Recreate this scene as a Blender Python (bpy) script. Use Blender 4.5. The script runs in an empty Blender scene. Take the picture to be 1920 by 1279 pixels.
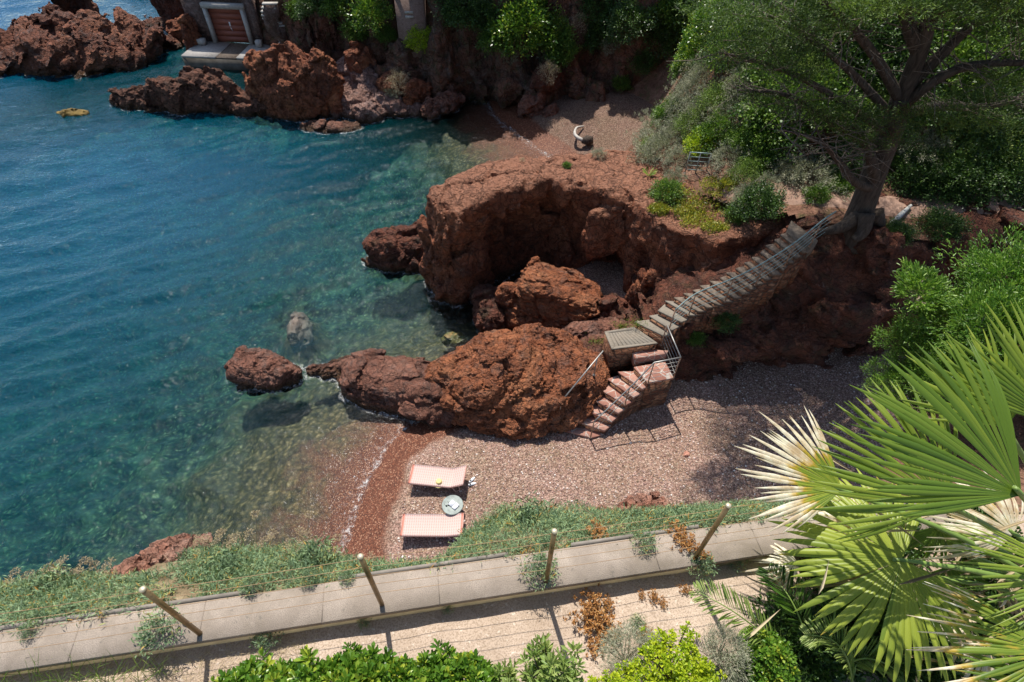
import bpy, math, numpy as np
from math import radians as R
from mathutils import Vector, Matrix
rng = np.random.default_rng(7)
sc = bpy.context.scene
COL = sc.collection
# ------------------------------------------------------------ camera
F = 1067.0; H = 17.5; PT = math.atan(1067/980.0); RL = R(1.46)
FW = np.array([0, math.cos(PT), -math.sin(PT)]); UP0 = np.array([0, math.sin(PT), math.cos(PT)]); X0 = np.array([1.0, 0, 0])
RX = X0*math.cos(RL)+UP0*math.sin(RL); UPV = -X0*math.sin(RL)+UP0*math.cos(RL)
CAM = np.array([0, 0, H])
def ray(px, py): return RX*((px-960)/F)-UPV*((py-639.5)/F)+FW
def P(px, py, z=0.0):                     # photograph pixel -> point of the place at height z
    d = ray(px, py); return CAM+d*((z-H)/d[2])
def PD(px, py, dist): return CAM+ray(px, py)*dist
cd = bpy.data.cameras.new('camera'); cam = bpy.data.objects.new('camera', cd); COL.objects.link(cam)
cd.sensor_width = 36; cd.lens = 36*F/1920; cd.clip_start = .05; cd.clip_end = 6000
M = Matrix((tuple(RX), tuple(UPV), tuple(-FW))).transposed().to_4x4(); M.translation = Vector(CAM)
cam.matrix_world = M; sc.camera = cam
# ------------------------------------------------------------ world, sun, exposure
SEL, SAZ = R(63), R(-17)                  # sun elevation, azimuth from +Y towards +X
w = bpy.data.worlds.new('World'); sc.world = w; w.use_nodes = True
bg = w.node_tree.nodes['Background']; sky = w.node_tree.nodes.new('ShaderNodeTexSky')
sky.sky_type = 'NISHITA'; sky.sun_disc = False; sky.sun_elevation = SEL; sky.sun_rotation = SAZ
w.node_tree.links.new(sky.outputs[0], bg.inputs[0]); bg.inputs[1].default_value = .115
sl = bpy.data.lights.new('sun', 'SUN'); sl.energy = 4.9; sl.angle = R(.53); sl.color = (1, .95, .87)
so = bpy.data.objects.new('sun', sl); COL.objects.link(so)
sv = Vector((math.cos(SEL)*math.sin(SAZ), math.cos(SEL)*math.cos(SAZ), math.sin(SEL)))
so.rotation_euler = sv.to_track_quat('Z', 'Y').to_euler(); so.location = sv*60
sc.view_settings.view_transform = 'Standard'; sc.view_settings.look = 'None'; sc.view_settings.exposure = .45; sc.view_settings.gamma = 1
cy = sc.cycles; cy.max_bounces = 6; cy.diffuse_bounces = 2; cy.glossy_bounces = 2; cy.transmission_bounces = 3; cy.transparent_max_bounces = 12
cy.caustics_reflective = False; cy.caustics_refractive = False; cy.use_adaptive_sampling = True; cy.adaptive_threshold = .02
cy.sample_clamp_direct = 12; cy.sample_clamp_indirect = 3

# ------------------------------------------------------------ materials
class NT:
    def __init__(s, name):
        s.m = bpy.data.materials.new(name); s.m.use_nodes = True; s.t = s.m.node_tree; s.t.nodes.clear()
        s.o = s.t.nodes.new('ShaderNodeOutputMaterial')
    def n(s, ty, ins=None, **kw):
        nd = s.t.nodes.new('ShaderNode'+ty)
        for k, v in kw.items(): setattr(nd, k, v)
        for k, v in (ins or {}).items(): s.set(nd.inputs[k], v)
        return nd
    def set(s, i, v):
        if isinstance(v, bpy.types.NodeSocket): s.t.links.new(v, i)
        else:
            if isinstance(v, tuple) and len(v) == 3 and i.type == 'RGBA': v = (*v, 1)
            i.default_value = v
    def noise(s, vec, scale, detail=6, rough=.55, dist=0):
        return s.n('TexNoise', {'Vector': vec, 'Scale': scale, 'Detail': detail, 'Roughness': rough, 'Distortion': dist}).outputs['Fac']
    def vor(s, vec, scale, feature='F1', out='Distance', rnd=1):
        return s.n('TexVoronoi', {'Vector': vec, 'Scale': scale, 'Randomness': rnd}, feature=feature).outputs[out]
    def ramp(s, fac, stops, interp='LINEAR'):
        r = s.n('ValToRGB', {0: fac}); e = r.color_ramp.elements; r.color_ramp.interpolation = interp
        while len(e) < len(stops): e.new(.5)
        for k, (p, c) in enumerate(stops):
            e[k].position = p; e[k].color = (c, c, c, 1) if isinstance(c, (int, float)) else (*c, 1)
        return r.outputs[0]
    def mix(s, f, a, b, bt='MIX'):
        m = s.n('Mix', data_type='RGBA', blend_type=bt); s.set(m.inputs[0], f); s.set(m.inputs[6], a); s.set(m.inputs[7], b)
        return m.outputs[2]
    def math(s, op, a, b=0.0, c=0.0, clamp=False):
        m = s.n('Math', operation=op, use_clamp=clamp); s.set(m.inputs[0], a); s.set(m.inputs[1], b); s.set(m.inputs[2], c); return m.outputs[0]
    def mr(s, v, a, b, c=0.0, d=1.0, smooth=False):
        m = s.n('MapRange', {'Value': v, 'From Min': a, 'From Max': b, 'To Min': c, 'To Max': d}, interpolation_type='SMOOTHSTEP' if smooth else 'LINEAR'); return m.outputs[0]
    def bump(s, h, strength, dist=.05, normal=None):
        i = {'Height': h, 'Strength': strength, 'Distance': dist}
        if normal is not None: i['Normal'] = normal
        return s.n('Bump', i).outputs[0]
    def coords(s):
        g = s.n('NewGeometry').outputs['Position']; return g
    def sep(s, v): return s.n('SeparateXYZ', {0: v}).outputs
    def scalev(s, v, x, y, z):
        return s.n('VectorMath', {0: v, 1: (x, y, z)}, operation='MULTIPLY').outputs[0]
    def attr(s, name): return s.n('Attribute', attribute_name=name).outputs['Fac']
    def obj(s): return s.n('TexCoord').outputs['Object']
    def pbr(s, col, rough=.8, normal=None, spec=.3, metal=0.0, **kw):
        i = {'Base Color': col, 'Roughness': rough, 'Specular IOR Level': spec, 'Metallic': metal}
        if normal is not None: i['Normal'] = normal
        p = s.n('BsdfPrincipled', i); return p.outputs[0]
    def out(s, sh): s.t.links.new(sh, s.o.inputs[0]); return s.m

def rock_mat(name, a, b, c, grey=(.2, .17, .15), greyamt=.5, strata=0.0, moss=0.0, wet=True, scale=1.0, topdirt=None):
    t = NT(name); p = t.coords()
    n1 = t.noise(p, .8*scale, 8, .62, .6); n2 = t.noise(p, 3.2*scale, 8, .68); n3 = t.noise(p, 14*scale, 5, .6)
    col = t.ramp(n1, [(.32, a), (.5, b), (.68, c)])
    col = t.mix(t.ramp(n2, [(.38, .75), (.62, 0.0)]), col, t.mix(.55, col, (.03, .018, .014)))
    col = t.mix(t.math('MULTIPLY', t.ramp(t.noise(p, 1.7*scale, 7, .7, 1.2), [(.5, 0.0), (.66, 1.0)]), greyamt), col, grey)
    col = t.mix(t.ramp(n3, [(.3, .35), (.7, 0.0)]), col, (.045, .025, .018))
    z = t.sep(p)[2]
    if topdirt:
        nz = t.sep(t.n('NewGeometry').outputs['Normal'])[2]
        f = t.math('MULTIPLY', t.mr(nz, .45, .85), t.mr(z, topdirt[0], topdirt[0]+.6), clamp=True)
        col = t.mix(f, col, t.ramp(n3, [(.3, topdirt[1]), (.7, topdirt[2])]))
    rough = .85
    if wet:
        zz = t.math('ADD', z, t.math('MULTIPLY', n2, -.5))
        wf = t.mr(zz, -.16, .22, 1, 0, True)
        col = t.mix(t.math('MULTIPLY', wf, .82), col, t.mix(t.ramp(n3, [(.45, 0.0), (.6, 1.0)]), (.018, .012, .008), (.09, .055, .018)))
        rough = t.mr(wf, 0, 1, .85, .3)
    if moss:
        mf = t.math('MULTIPLY', t.ramp(t.noise(p, 2.1, 6, .7), [(.52, 0.0), (.6, 1.0)]), moss)
        col = t.mix(mf, col, (.06, .075, .03))
    cr = t.vor(t.n('VectorMath', {0: p, 1: t.n('TexNoise', {'Vector': p, 'Scale': 2.5, 'Detail': 3}).outputs['Color']}, operation='ADD').outputs[0], 2.6*scale, 'DISTANCE_TO_EDGE')
    crk = t.ramp(cr, [(0, 0.0), (.045, 1.0)]); c2 = t.ramp(t.vor(t.n('VectorMath', {0: t.scalev(p, 1, 1, 1.8), 1: t.n('TexNoise', {'Vector': p, 'Scale': 1.2, 'Detail': 5}).outputs['Color']}, operation='ADD').outputs[0], .95*scale, 'DISTANCE_TO_EDGE'), [(0, 0.0), (.03, 1.0)]); crk = t.math('MINIMUM', crk, c2)
    col = t.mix(t.ramp(t.noise(p, 5.5*scale, 7, .75, .5), [(.60, 0.0), (.70, .55)]), col, t.mix(.5, col, (.62, .50, .42)))
    col = t.mix(t.math('MULTIPLY', t.math('SUBTRACT', 1.0, crk), .45), col, (.02, .012, .01))
    h = t.math('ADD', t.math('MULTIPLY', n2, 1.0), t.math('MULTIPLY', n3, .35)); h = t.math('ADD', h, t.math('MULTIPLY', crk, .22))
    if strata:
        sn = t.noise(t.n('VectorMath', {0: p, 1: (.35*4, .2*4, 1.0*7)}, operation='MULTIPLY').outputs[0], 1.4, 5, .6, .8)
        h = t.math('ADD', h, t.math('MULTIPLY', sn, strata))
    nm = t.bump(h, 1.0, .28/scale); nm = t.bump(t.noise(p, 30, 4, .65), .6, .03, nm)
    return t.out(t.pbr(col, rough, nm, .25))

RED = rock_mat('red_rock', (.25, .075, .032), (.46, .155, .065), (.56, .23, .105), greyamt=.55, strata=.5, grey=(.16, .12, .10))
SLABM = rock_mat('brown_rock', (.17, .07, .045), (.31, .13, .085), (.42, .20, .135), greyamt=.6, grey=(.2, .15, .13), strata=.5)
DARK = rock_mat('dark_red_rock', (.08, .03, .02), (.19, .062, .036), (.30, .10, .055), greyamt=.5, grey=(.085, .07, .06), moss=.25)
HEADM = rock_mat('headland_rock', (.20, .06, .028), (.37, .12, .055), (.47, .175, .08), greyamt=.35, grey=(.13, .09, .07), topdirt=(3.6, (.20, .08, .045), (.40, .19, .115)), scale=.8)
FARM = rock_mat('islet_rock', (.14, .05, .03), (.27, .095, .052), (.40, .16, .085), greyamt=.7, grey=(.15, .12, .11), scale=.7, strata=.7)
ORNG = rock_mat('orange_rock', (.22, .065, .032), (.40, .13, .06), (.52, .20, .09), greyamt=.3, grey=(.12, .08, .06), scale=.8)
PINKM = rock_mat('pink_rock', (.25, .12, .085), (.40, .22, .17), (.50, .32, .27), greyamt=.3, grey=(.5, .42, .4), scale=.9)
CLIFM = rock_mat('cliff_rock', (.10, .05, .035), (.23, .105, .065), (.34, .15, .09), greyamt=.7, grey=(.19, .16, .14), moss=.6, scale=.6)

def leaf_mat(name, stops, trans=.3, rough=.45, spec=.4, attrn='c'):
    t = NT(name); a = t.attr(attrn)
    col = t.ramp(a, stops)
    pb = t.pbr(col, rough, None, spec)
    tr = t.n('BsdfTranslucent', {'Color': t.mix(.5, col, t.mix(1, col, (1.5, 1.7, .6), 'MULTIPLY'))}).outputs[0]
    return t.out(t.n('MixShader', {0: trans, 1: pb, 2: tr}).outputs[0])
def plain(name, col, rough=.7, spec=.3, metal=0., var=.25, scale=9, bump=.2, dist=.01):
    t = NT(name); p = t.obj(); n = t.noise(p, scale, 6, .6)
    dk = tuple(x*(1-var) for x in col); lt = tuple(min(1, x*(1+var)) for x in col)
    return t.out(t.pbr(t.ramp(n, [(.3, dk), (.7, lt)]), rough, t.bump(n, bump, dist), spec, metal))
G = lambda *s: list(s)
L_PITT = leaf_mat('pittosporum_leaf', [(0, (.018, .05, .008)), (.45, (.06, .15, .015)), (.8, (.15, .27, .03)), (1, (.38, .44, .05))], .3, .3)
L_PALE = leaf_mat('pale_green_leaf', [(0, (.05, .09, .02)), (.5, (.16, .25, .05)), (1, (.36, .42, .13))], .3)
L_YEL = leaf_mat('yellow_green_leaf', [(0, (.07, .14, .008)), (.5, (.26, .38, .015)), (1, (.5, .55, .03))], .35)
L_GREY = leaf_mat('silver_leaf', [(0, (.09, .11, .065)), (.5, (.23, .25, .16)), (1, (.42, .40, .29))], .15, .7)
L_DARK = leaf_mat('dark_leaf', [(0, (.012, .03, .008)), (.5, (.035, .08, .016)), (1, (.10, .18, .03))], .2)
L_MID = leaf_mat('mid_leaf', [(0, (.02, .05, .01)), (.5, (.07, .15, .02)), (1, (.2, .3, .04))], .3)
L_SAMP = leaf_mat('samphire_leaf', [(0, (.08, .13, .07)), (.4, (.18, .27, .14)), (.75, (.28, .38, .19)), (.93, (.42, .42, .13)), (1, (.5, .27, .06))], .2, .6)
L_DEAD = leaf_mat('dead_leaf', [(0, (.16, .06, .02)), (.5, (.42, .19, .055)), (1, (.6, .36, .13))], .2, .8)
L_STRAW = leaf_mat('straw', [(0, (.2, .15, .09)), (.5, (.42, .33, .2)), (1, (.6, .5, .34))], .2, .8)
L_CYP = leaf_mat('cypress_leaf', [(0, (.02, .038, .012)), (.5, (.06, .115, .018)), (1, (.19, .28, .04))], .25, .6)
L_HOTT = leaf_mat('hottentot_leaf', [(0, (.06, .10, .015)), (.5, (.2, .24, .03)), (1, (.5, .42, .05))], .25)
L_OLE = leaf_mat('bush_leaf', [(0, (.03, .08, .012)), (.5, (.09, .2, .025)), (1, (.25, .38, .06))], .3, .35)
def bark_mat(name, a, b):
    t = NT(name); p = t.obj(); n = t.noise(t.scalev(p, 9, 9, 1.6), 1.6, 7, .65); c = t.ramp(n, [(.3, a), (.7, b)])
    return t.out(t.pbr(c, .9, t.bump(n, .9, .06), .15))
BARK = bark_mat('bark', (.03, .023, .018), (.11, .085, .068)); TWIG = bark_mat('twig', (.09, .07, .055), (.27, .22, .18))
DRYTW = bark_mat('dry_twig', (.3, .24, .17), (.55, .46, .36))
STEELM = plain('weathered_steel', (.30, .29, .27), .45, .5, .6, .2); GREENR = plain('green_grey_rail', (.20, .27, .26), .5, .4, .3, .2)
RUSTY = plain('rusty_post', (.30, .19, .13), .7, .3, .2, .3); BRASS = plain('aged_bronze_post', (.26, .17, .075), .38, .5, .55, .3, 25)
CONC = plain('concrete', (.40, .37, .33), .9, .2, 0, .2, 6, .4)

# ------------------------------------------------------------ objects and tagging
def tag(o, label=None, cat=None, group=None, kind=None):
    if label: o['label'] = label
    if cat: o['category'] = cat
    if group: o['group'] = group
    if kind: o['kind'] = kind
    return o
def mk(name, v, f, m, parent=None, smooth=False, attrs=None, loc=None, mi=None):
    """v (n,3) array, f list/array of equal-size faces or list of arrays."""
    me = bpy.data.meshes.new(name); v = np.asarray(v, np.float32)
    if isinstance(f, np.ndarray): fs = [f]
    elif len(f) and isinstance(f[0], np.ndarray) and f[0].ndim == 2: fs = f
    else:
        d = {}
        for q in f: d.setdefault(len(q), []).append(q)
        fs = [np.array(x) for x in d.values()]
    fs = [x for x in fs if len(x)]
    tot = np.concatenate([np.full(len(x), x.shape[1]) for x in fs]); vi = np.concatenate([x.ravel() for x in fs])
    me.vertices.add(len(v)); me.vertices.foreach_set('co', v.ravel())
    me.loops.add(len(vi)); me.loops.foreach_set('vertex_index', vi.astype(np.int32))
    me.polygons.add(len(tot)); st = np.concatenate([[0], np.cumsum(tot)[:-1]])
    me.polygons.foreach_set('loop_start', st.astype(np.int32)); me.polygons.foreach_set('loop_total', tot.astype(np.int32))
    if smooth: me.polygons.foreach_set('use_smooth', np.ones(len(tot), bool))
    for ms in (m if isinstance(m, (list, tuple)) else [m]): me.materials.append(ms)
    if mi is not None: me.polygons.foreach_set('material_index', mi.astype(np.int32))
    me.update(calc_edges=True)
    for k, a in (attrs or {}).items():
        at = me.attributes.new(k, 'FLOAT', 'POINT'); at.data.foreach_set('value', np.asarray(a, np.float32))
    o = bpy.data.objects.new(name, me); COL.objects.link(o)
    if parent is not None: o.parent = parent
    if loc is not None: o.location = loc
    return o
def empty(name, loc=(0, 0, 0), rz=0):
    o = bpy.data.objects.new(name, None); COL.objects.link(o); o.location = loc; o.rotation_euler = (0, 0, rz); o.empty_display_size = .2; return o
def copy_tree(o, parent=None):
    c = o.copy(); COL.objects.link(c); c.parent = parent
    for ch in [x for x in bpy.data.objects if x.parent == o]: copy_tree(ch, c)
    return c
class MB:
    def __init__(s): s.v = []; s.f = []; s.n = 0
    def add(s, v, f): s.v.append(np.asarray(v, float)); s.f += [tuple(int(i)+s.n for i in q) for q in f]; s.n += len(v)
    def prism(s, poly, z0, z1, bevel=0):           # poly: list of xy (ccw), z0/z1 bottom/top
        poly = [tuple(p[:2]) for p in poly]
        a = sum(poly[i][0]*poly[(i+1) % len(poly)][1]-poly[(i+1) % len(poly)][0]*poly[i][1] for i in range(len(poly)))
        if a < 0: poly = poly[::-1]
        n = len(poly)
        if bevel:
            c = np.mean(poly, 0); pi = [tuple(np.array(p)+(c-np.array(p))/max(np.linalg.norm(c-np.array(p)), 1e-6)*bevel*1.3) for p in poly]
            rings = [(poly, z0), (poly, z1-bevel), (pi, z1)]
        else: rings = [(poly, z0), (poly, z1)]
        v = [(x, y, z) for pl, z in rings for x, y in pl]; f = []
        for r in range(len(rings)-1):
            for i in range(n): f.append((r*n+i, r*n+(i+1) % n, (r+1)*n+(i+1) % n, (r+1)*n+i))
        f.append(tuple(range(n))[::-1]); f.append(tuple(range((len(rings)-1)*n, len(rings)*n)))
        s.add(v, f)
    def box(s, c, d, rz=0, tilt=None):
        x, y, z = (q/2 for q in d); v = np.array([(a*x, b*y, e*z) for e in (-1, 1) for a, b in ((-1, -1), (1, -1), (1, 1), (-1, 1))])
        if tilt is not None: v = v@np.array(tilt).T
        cz, sz = math.cos(rz), math.sin(rz); v = v@np.array([[cz, sz, 0], [-sz, cz, 0], [0, 0, 1]])
        s.add(v+np.array(c), [(3, 2, 1, 0), (4, 5, 6, 7), (0, 1, 5, 4), (1, 2, 6, 5), (2, 3, 7, 6), (3, 0, 4, 7)])
    def tube(s, pts, rad, n=8, cap=True):
        pts = np.asarray(pts, float); k = len(pts); rad = np.full(k, rad) if np.isscalar(rad) else np.asarray(rad)
        tg = np.gradient(pts, axis=0) if k > 2 else np.array([pts[1]-pts[0]]*2); tg /= np.linalg.norm(tg, axis=1)[:, None]+1e-9
        ref = np.array([0, 0, 1.]) if abs(tg[0][2]) < .9 else np.array([1., 0, 0]); u = np.cross(tg[0], ref); u /= np.linalg.norm(u)
        v = []
        for i in range(k):
            u = u-tg[i]*(u@tg[i]); u /= np.linalg.norm(u)+1e-9; w_ = np.cross(tg[i], u)
            for a in range(n):
                an = 2*math.pi*a/n; v.append(pts[i]+rad[i]*(u*math.cos(an)+w_*math.sin(an)))
        f = [(i*n+a, i*n+(a+1) % n, (i+1)*n+(a+1) % n, (i+1)*n+a) for i in range(k-1) for a in range(n)]
        if cap: f += [tuple(range(n))[::-1], tuple(range((k-1)*n, k*n))]
        s.add(v, f)
    def lathe(s, prof, c=(0, 0, 0), n=24):
        v = [(c[0]+r*math.cos(2*math.pi*a/n), c[1]+r*math.sin(2*math.pi*a/n), c[2]+z) for r, z in prof for a in range(n)]
        f = [(i*n+a, i*n+(a+1) % n, (i+1)*n+(a+1) % n, (i+1)*n+a) for i in range(len(prof)-1) for a in range(n)]
        f += [tuple(range(n))[::-1], tuple(range((len(prof)-1)*n, len(prof)*n))]; s.add(v, f)
    def build(s, name, m, parent=None, smooth=False, loc=None):
        v = np.concatenate(s.v)
        if loc is not None: v = v-np.array(loc)
        return mk(name, v, s.f, m, parent, smooth, loc=loc)

# ------------------------------------------------------------ noise and signed distance tools
_g = np.random.default_rng(3); PERM = _g.permutation(256).astype(np.int32); PERM = np.concatenate([PERM]*3)
GR = _g.normal(size=(256, 3)).astype(np.float32); GR /= np.linalg.norm(GR, axis=1)[:, None]; RV = _g.random((256, 3)).astype(np.float32)
def pn(p):
    p = np.asarray(p, np.float32); i = np.floor(p).astype(np.int32); f = p-i; u = f*f*f*(f*(f*6-15)+10); i &= 255; r = 0
    for dx in (0, 1):
        for dy in (0, 1):
            for dz in (0, 1):
                h = PERM[PERM[PERM[i[:, 0]+dx]+i[:, 1]+dy]+i[:, 2]+dz]; g = GR[h]
                d = g[:, 0]*(f[:, 0]-dx)+g[:, 1]*(f[:, 1]-dy)+g[:, 2]*(f[:, 2]-dz)
                wgt = (u[:, 0] if dx else 1-u[:, 0])*(u[:, 1] if dy else 1-u[:, 1])*(u[:, 2] if dz else 1-u[:, 2]); r = r+wgt*d
    return r
def fbm(p, oct=4, gain=.5, ridged=False):
    a = 1; s = 0; p = np.asarray(p, np.float32)
    for k in range(oct):
        n = pn(p*(2.03**k)+k*17.3+40); s = s+a*((.35-np.abs(n)*1.6) if ridged else n); a *= gain
    return s
def worley(p):
    p = np.asarray(p, np.float32); i = np.floor(p).astype(np.int32); f = p-i; f1 = np.full(len(p), 9., np.float32); f2 = f1.copy()
    for dx in (-1, 0, 1):
        for dy in (-1, 0, 1):
            for dz in (-1, 0, 1):
                h = PERM[PERM[PERM[(i[:, 0]+dx) & 255]+((i[:, 1]+dy) & 255)]+((i[:, 2]+dz) & 255)]; o = RV[h]
                d = np.sqrt((dx+o[:, 0]-f[:, 0])**2+(dy+o[:, 1]-f[:, 1])**2+(dz+o[:, 2]-f[:, 2])**2)
                f2 = np.minimum(f2, np.maximum(f1, d)); f1 = np.minimum(f1, d)
    return f1, f2
def facet(p):
    p = np.asarray(p, np.float32); i = np.floor(p).astype(np.int32); f = p-i; best = np.full(len(p), 9., np.float32); val = np.zeros(len(p), np.float32); sec = best.copy()
    for dx in (-1, 0, 1):
        for dy in (-1, 0, 1):
            for dz in (-1, 0, 1):
                h = PERM[PERM[PERM[(i[:, 0]+dx) & 255]+((i[:, 1]+dy) & 255)]+((i[:, 2]+dz) & 255)]; o = f-(np.array([dx, dy, dz], np.float32)+RV[h]); d = np.abs(o).max(1)*.5+np.sqrt((o*o).sum(1))*.5
                m = d < best; sec = np.where(m, best, np.minimum(sec, d)); v = (o*GR[(h+7) & 255]).sum(1)+(RV[(h+3) & 255, 0]-.5)*.7; val = np.where(m, v, val); best = np.where(m, d, best)
    return val-.35*np.clip(1-(sec-best)*7, 0, 1)
def smin(a, b, k):
    h = np.clip(.5+.5*(b-a)/k, 0, 1); return b*(1-h)+a*h-k*h*(1-h)
def smax(a, b, k): return -smin(-a, -b, k)
def rotm(rz=0, ry=0, rx=0): return np.array((Matrix.Rotation(R(rz), 3, 'Z')@Matrix.Rotation(R(ry), 3, 'Y')@Matrix.Rotation(R(rx), 3, 'X')), np.float32)
def ell(c, r, rz=0, ry=0, rx=0, neg=False, k=.4):
    m = rotm(rz, ry, rx); c = np.array(c, np.float32); r = np.array(r, np.float32)
    def fn(p):
        q = (p-c)@m; a = np.linalg.norm(q/r, axis=1); b = np.linalg.norm(q/(r*r), axis=1)+1e-6; return a*(a-1)/b
    return (fn, neg, k)
def rbx(c, r, rz=0, ry=0, rx=0, rd=.2, neg=False, k=.3):
    m = rotm(rz, ry, rx); c = np.array(c, np.float32); r = np.array(r, np.float32)-rd
    def fn(p):
        q = np.abs((p-c)@m)-r; return np.linalg.norm(np.maximum(q, 0), axis=1)+np.minimum(q.max(1), 0)-rd
    return (fn, neg, k)
def poly_sd(xy, poly):
    poly = np.asarray(poly, np.float32); d = np.full(len(xy), 1e9, np.float32); ins = np.zeros(len(xy), bool)
    for i in range(len(poly)):
        a, b = poly[i], poly[(i+1) % len(poly)]; e = b-a; w_ = xy-a; t = np.clip((w_@e)/(e@e), 0, 1)
        d = np.minimum(d, ((w_-t[:, None]*e)**2).sum(1))
        c = (a[1] <= xy[:, 1]) != (b[1] <= xy[:, 1])
        ins ^= c & ((e[0]*(xy[:, 1]-a[1])-e[1]*(xy[:, 0]-a[0]))*np.sign(e[1]+1e-12) < 0) if abs(e[1]) > 1e-9 else np.zeros(len(xy), bool)
    d = np.sqrt(d); return np.where(ins, -d, d)
def isosurf(fn, lo, hi, vx, disp, band=1.0):
    lo = np.array(lo, float); hi = np.array(hi, float); n = np.ceil((hi-lo)/vx).astype(int)+1
    ax = [lo[i]+vx*np.arange(n[i]) for i in range(3)]; S = np.empty(tuple(n), np.float32)
    yz = np.stack(np.meshgrid(ax[1], ax[2], indexing='ij'), -1).reshape(-1, 2)
    ch = max(1, int(400000/len(yz)))
    for a in range(0, n[0], ch):
        xs = ax[0][a:a+ch]; p = np.empty((len(xs)*len(yz), 3), np.float32); p[:, 0] = np.repeat(xs, len(yz)); p[:, 1:] = np.tile(yz, (len(xs), 1))
        s = fn(p); m = np.abs(s) < band
        if m.any(): s[m] += disp(p[m])
        S[a:a+ch] = s.reshape(len(xs), n[1], n[2])
    I = S < 0
    c = sum(I[i:n[0]-1+i, j:n[1]-1+j, k:n[2]-1+k].astype(np.int8) for i in (0, 1) for j in (0, 1) for k in (0, 1))
    act = (c > 0) & (c < 8); idx = -np.ones(act.shape, np.int32); A = np.argwhere(act); idx[act] = np.arange(len(A))
    acc = np.zeros((len(A), 3)); cnt = np.zeros(len(A))
    for d in range(3):
        o = [q for q in range(3) if q != d]
        for u in (0, 1):
            for v in (0, 1):
                b = A.copy(); b[:, o[0]] += u; b[:, o[1]] += v; e = b.copy(); e[:, d] += 1
                s0 = S[tuple(b.T)]; s1 = S[tuple(e.T)]; m = (s0 < 0) != (s1 < 0); t = s0/(s0-s1+1e-12)
                pt = b.astype(float); pt[:, d] += t; acc[m] += pt[m]; cnt[m] += 1
    V = lo+vx*acc/np.maximum(cnt, 1)[:, None]; Fs = []
    for d in range(3):
        sl0 = [slice(None)]*3; sl1 = [slice(None)]*3; sl0[d] = slice(0, -1); sl1[d] = slice(1, None)
        a0 = I[tuple(sl0)]; a1 = I[tuple(sl1)]; E = np.argwhere(a0 != a1); o = [(d+1) % 3, (d+2) % 3]
        ok = (E[:, o[0]] > 0) & (E[:, o[1]] > 0) & (E[:, o[0]] < n[o[0]]-1) & (E[:, o[1]] < n[o[1]]-1); E = E[ok]
        q = []
        for u, v in ((0, 0), (1, 0), (1, 1), (0, 1)):
            b = E.copy(); b[:, o[0]] -= u; b[:, o[1]] -= v; q.append(idx[tuple(b.T)])
        q = np.stack(q, 1); fl = a0[tuple(E.T)]; q[~fl] = q[~fl][:, ::-1]; Fs.append(q[(q >= 0).all(1)])
    return V, np.concatenate(Fs)
def vnormals(V, Fq):
    n = np.cross(V[Fq[:, 2]]-V[Fq[:, 0]], V[Fq[:, 3]]-V[Fq[:, 1]]); N = np.zeros_like(V)
    for k in range(4): np.add.at(N, Fq[:, k], n)
    return N/(np.linalg.norm(N, axis=1)[:, None]+1e-9)
def rock(name, prims, lo, hi, m, vx=.08, amp=.35, fr=.7, cob=.06, cobf=3.0, aniso=(1, 1, 1), tilt=(0, 0, 0), seed=0, extra=None, parent=None, ridge=True, zcut=None, wf=None):
    an = np.array(aniso, np.float32); tm = rotm(*tilt)
    def fn(p):
        s = None
        for g, neg, k in prims:
            d = g(p)
            s = d if s is None else (smax(s, -d, k) if neg else smin(s, d, k))
        return s
    def disp(p):
        q = (p@tm)*an*fr+seed*13.7; w_ = q+.25*pn(q*1.3)[:, None]; d = -amp*(.95*facet(w_*1.25)+.36*facet(w_*2.9+5))-.3*amp*fbm(q*1.5, 4, .55, ridge); return d if wf is None else d*wf(p)
    V, Q = isosurf(fn, lo, hi, vx, disp, amp*1.25+vx*2)
    lab = np.arange(len(V)); q0 = Q[:, 0]
    for _ in range(400):      # keep the one connected body, drop loose crumbs
        mq = lab[Q].min(1); new = lab.copy()
        for c_ in range(4): np.minimum.at(new, Q[:, c_], mq)
        new = new[new]
        if (new == lab).all(): break
        lab = new
    big = np.bincount(lab).argmax(); Q = Q[lab[Q[:, 0]] == big]; us = np.unique(Q); re_ = -np.ones(len(V), int); re_[us] = np.arange(len(us)); V = V[us]; Q = re_[Q]
    N = vnormals(V, Q); q = (V@tm)*an*cobf+seed; q = q+.35*np.stack([pn(q*.5), pn(q*.5+31), pn(q*.5+77)], 1)
    V = V+N*(cob*.75*facet(q)+cob*.4*facet(q*2.3+4)+cob*.4*fbm((V@tm)*an*4.5+seed, 3, .6, True))[:, None]
    if extra: V = extra(V, N)
    loc = np.array([(lo[0]+hi[0])/2, (lo[1]+hi[1])/2, max(lo[2], 0)])
    o = mk(name, V-loc, Q, m, parent, True, loc=loc); o.data.set_sharp_from_angle(angle=R(34)); return o
def rbf(pts):
    pts = np.array(pts, float); xy = pts[:, :2]; z = pts[:, 2]; n = len(z)
    K = np.linalg.norm(xy[:, None]-xy[None], axis=2); A = np.zeros((n+1, n+1)); A[:n, :n] = K-np.eye(n)*.05; A[n, :n] = A[:n, n] = 1
    c = np.linalg.solve(A, np.append(z, 0))
    def f(x, y):
        s = np.shape(x); q = np.stack([np.ravel(x), np.ravel(y)], 1); r = np.full(len(q), c[n])
        for i in range(n): r += c[i]*np.hypot(q[:, 0]-xy[i, 0], q[:, 1]-xy[i, 1])
        return r.reshape(s)
    return f
def grid_axis(segs):   # [(start, step), ..., (end, None)]
    o = []
    for (a, st), (b, _) in zip(segs[:-1], segs[1:]): o += list(np.arange(a, b-1e-6, st))
    return np.array(o+[segs[-1][0]])
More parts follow.
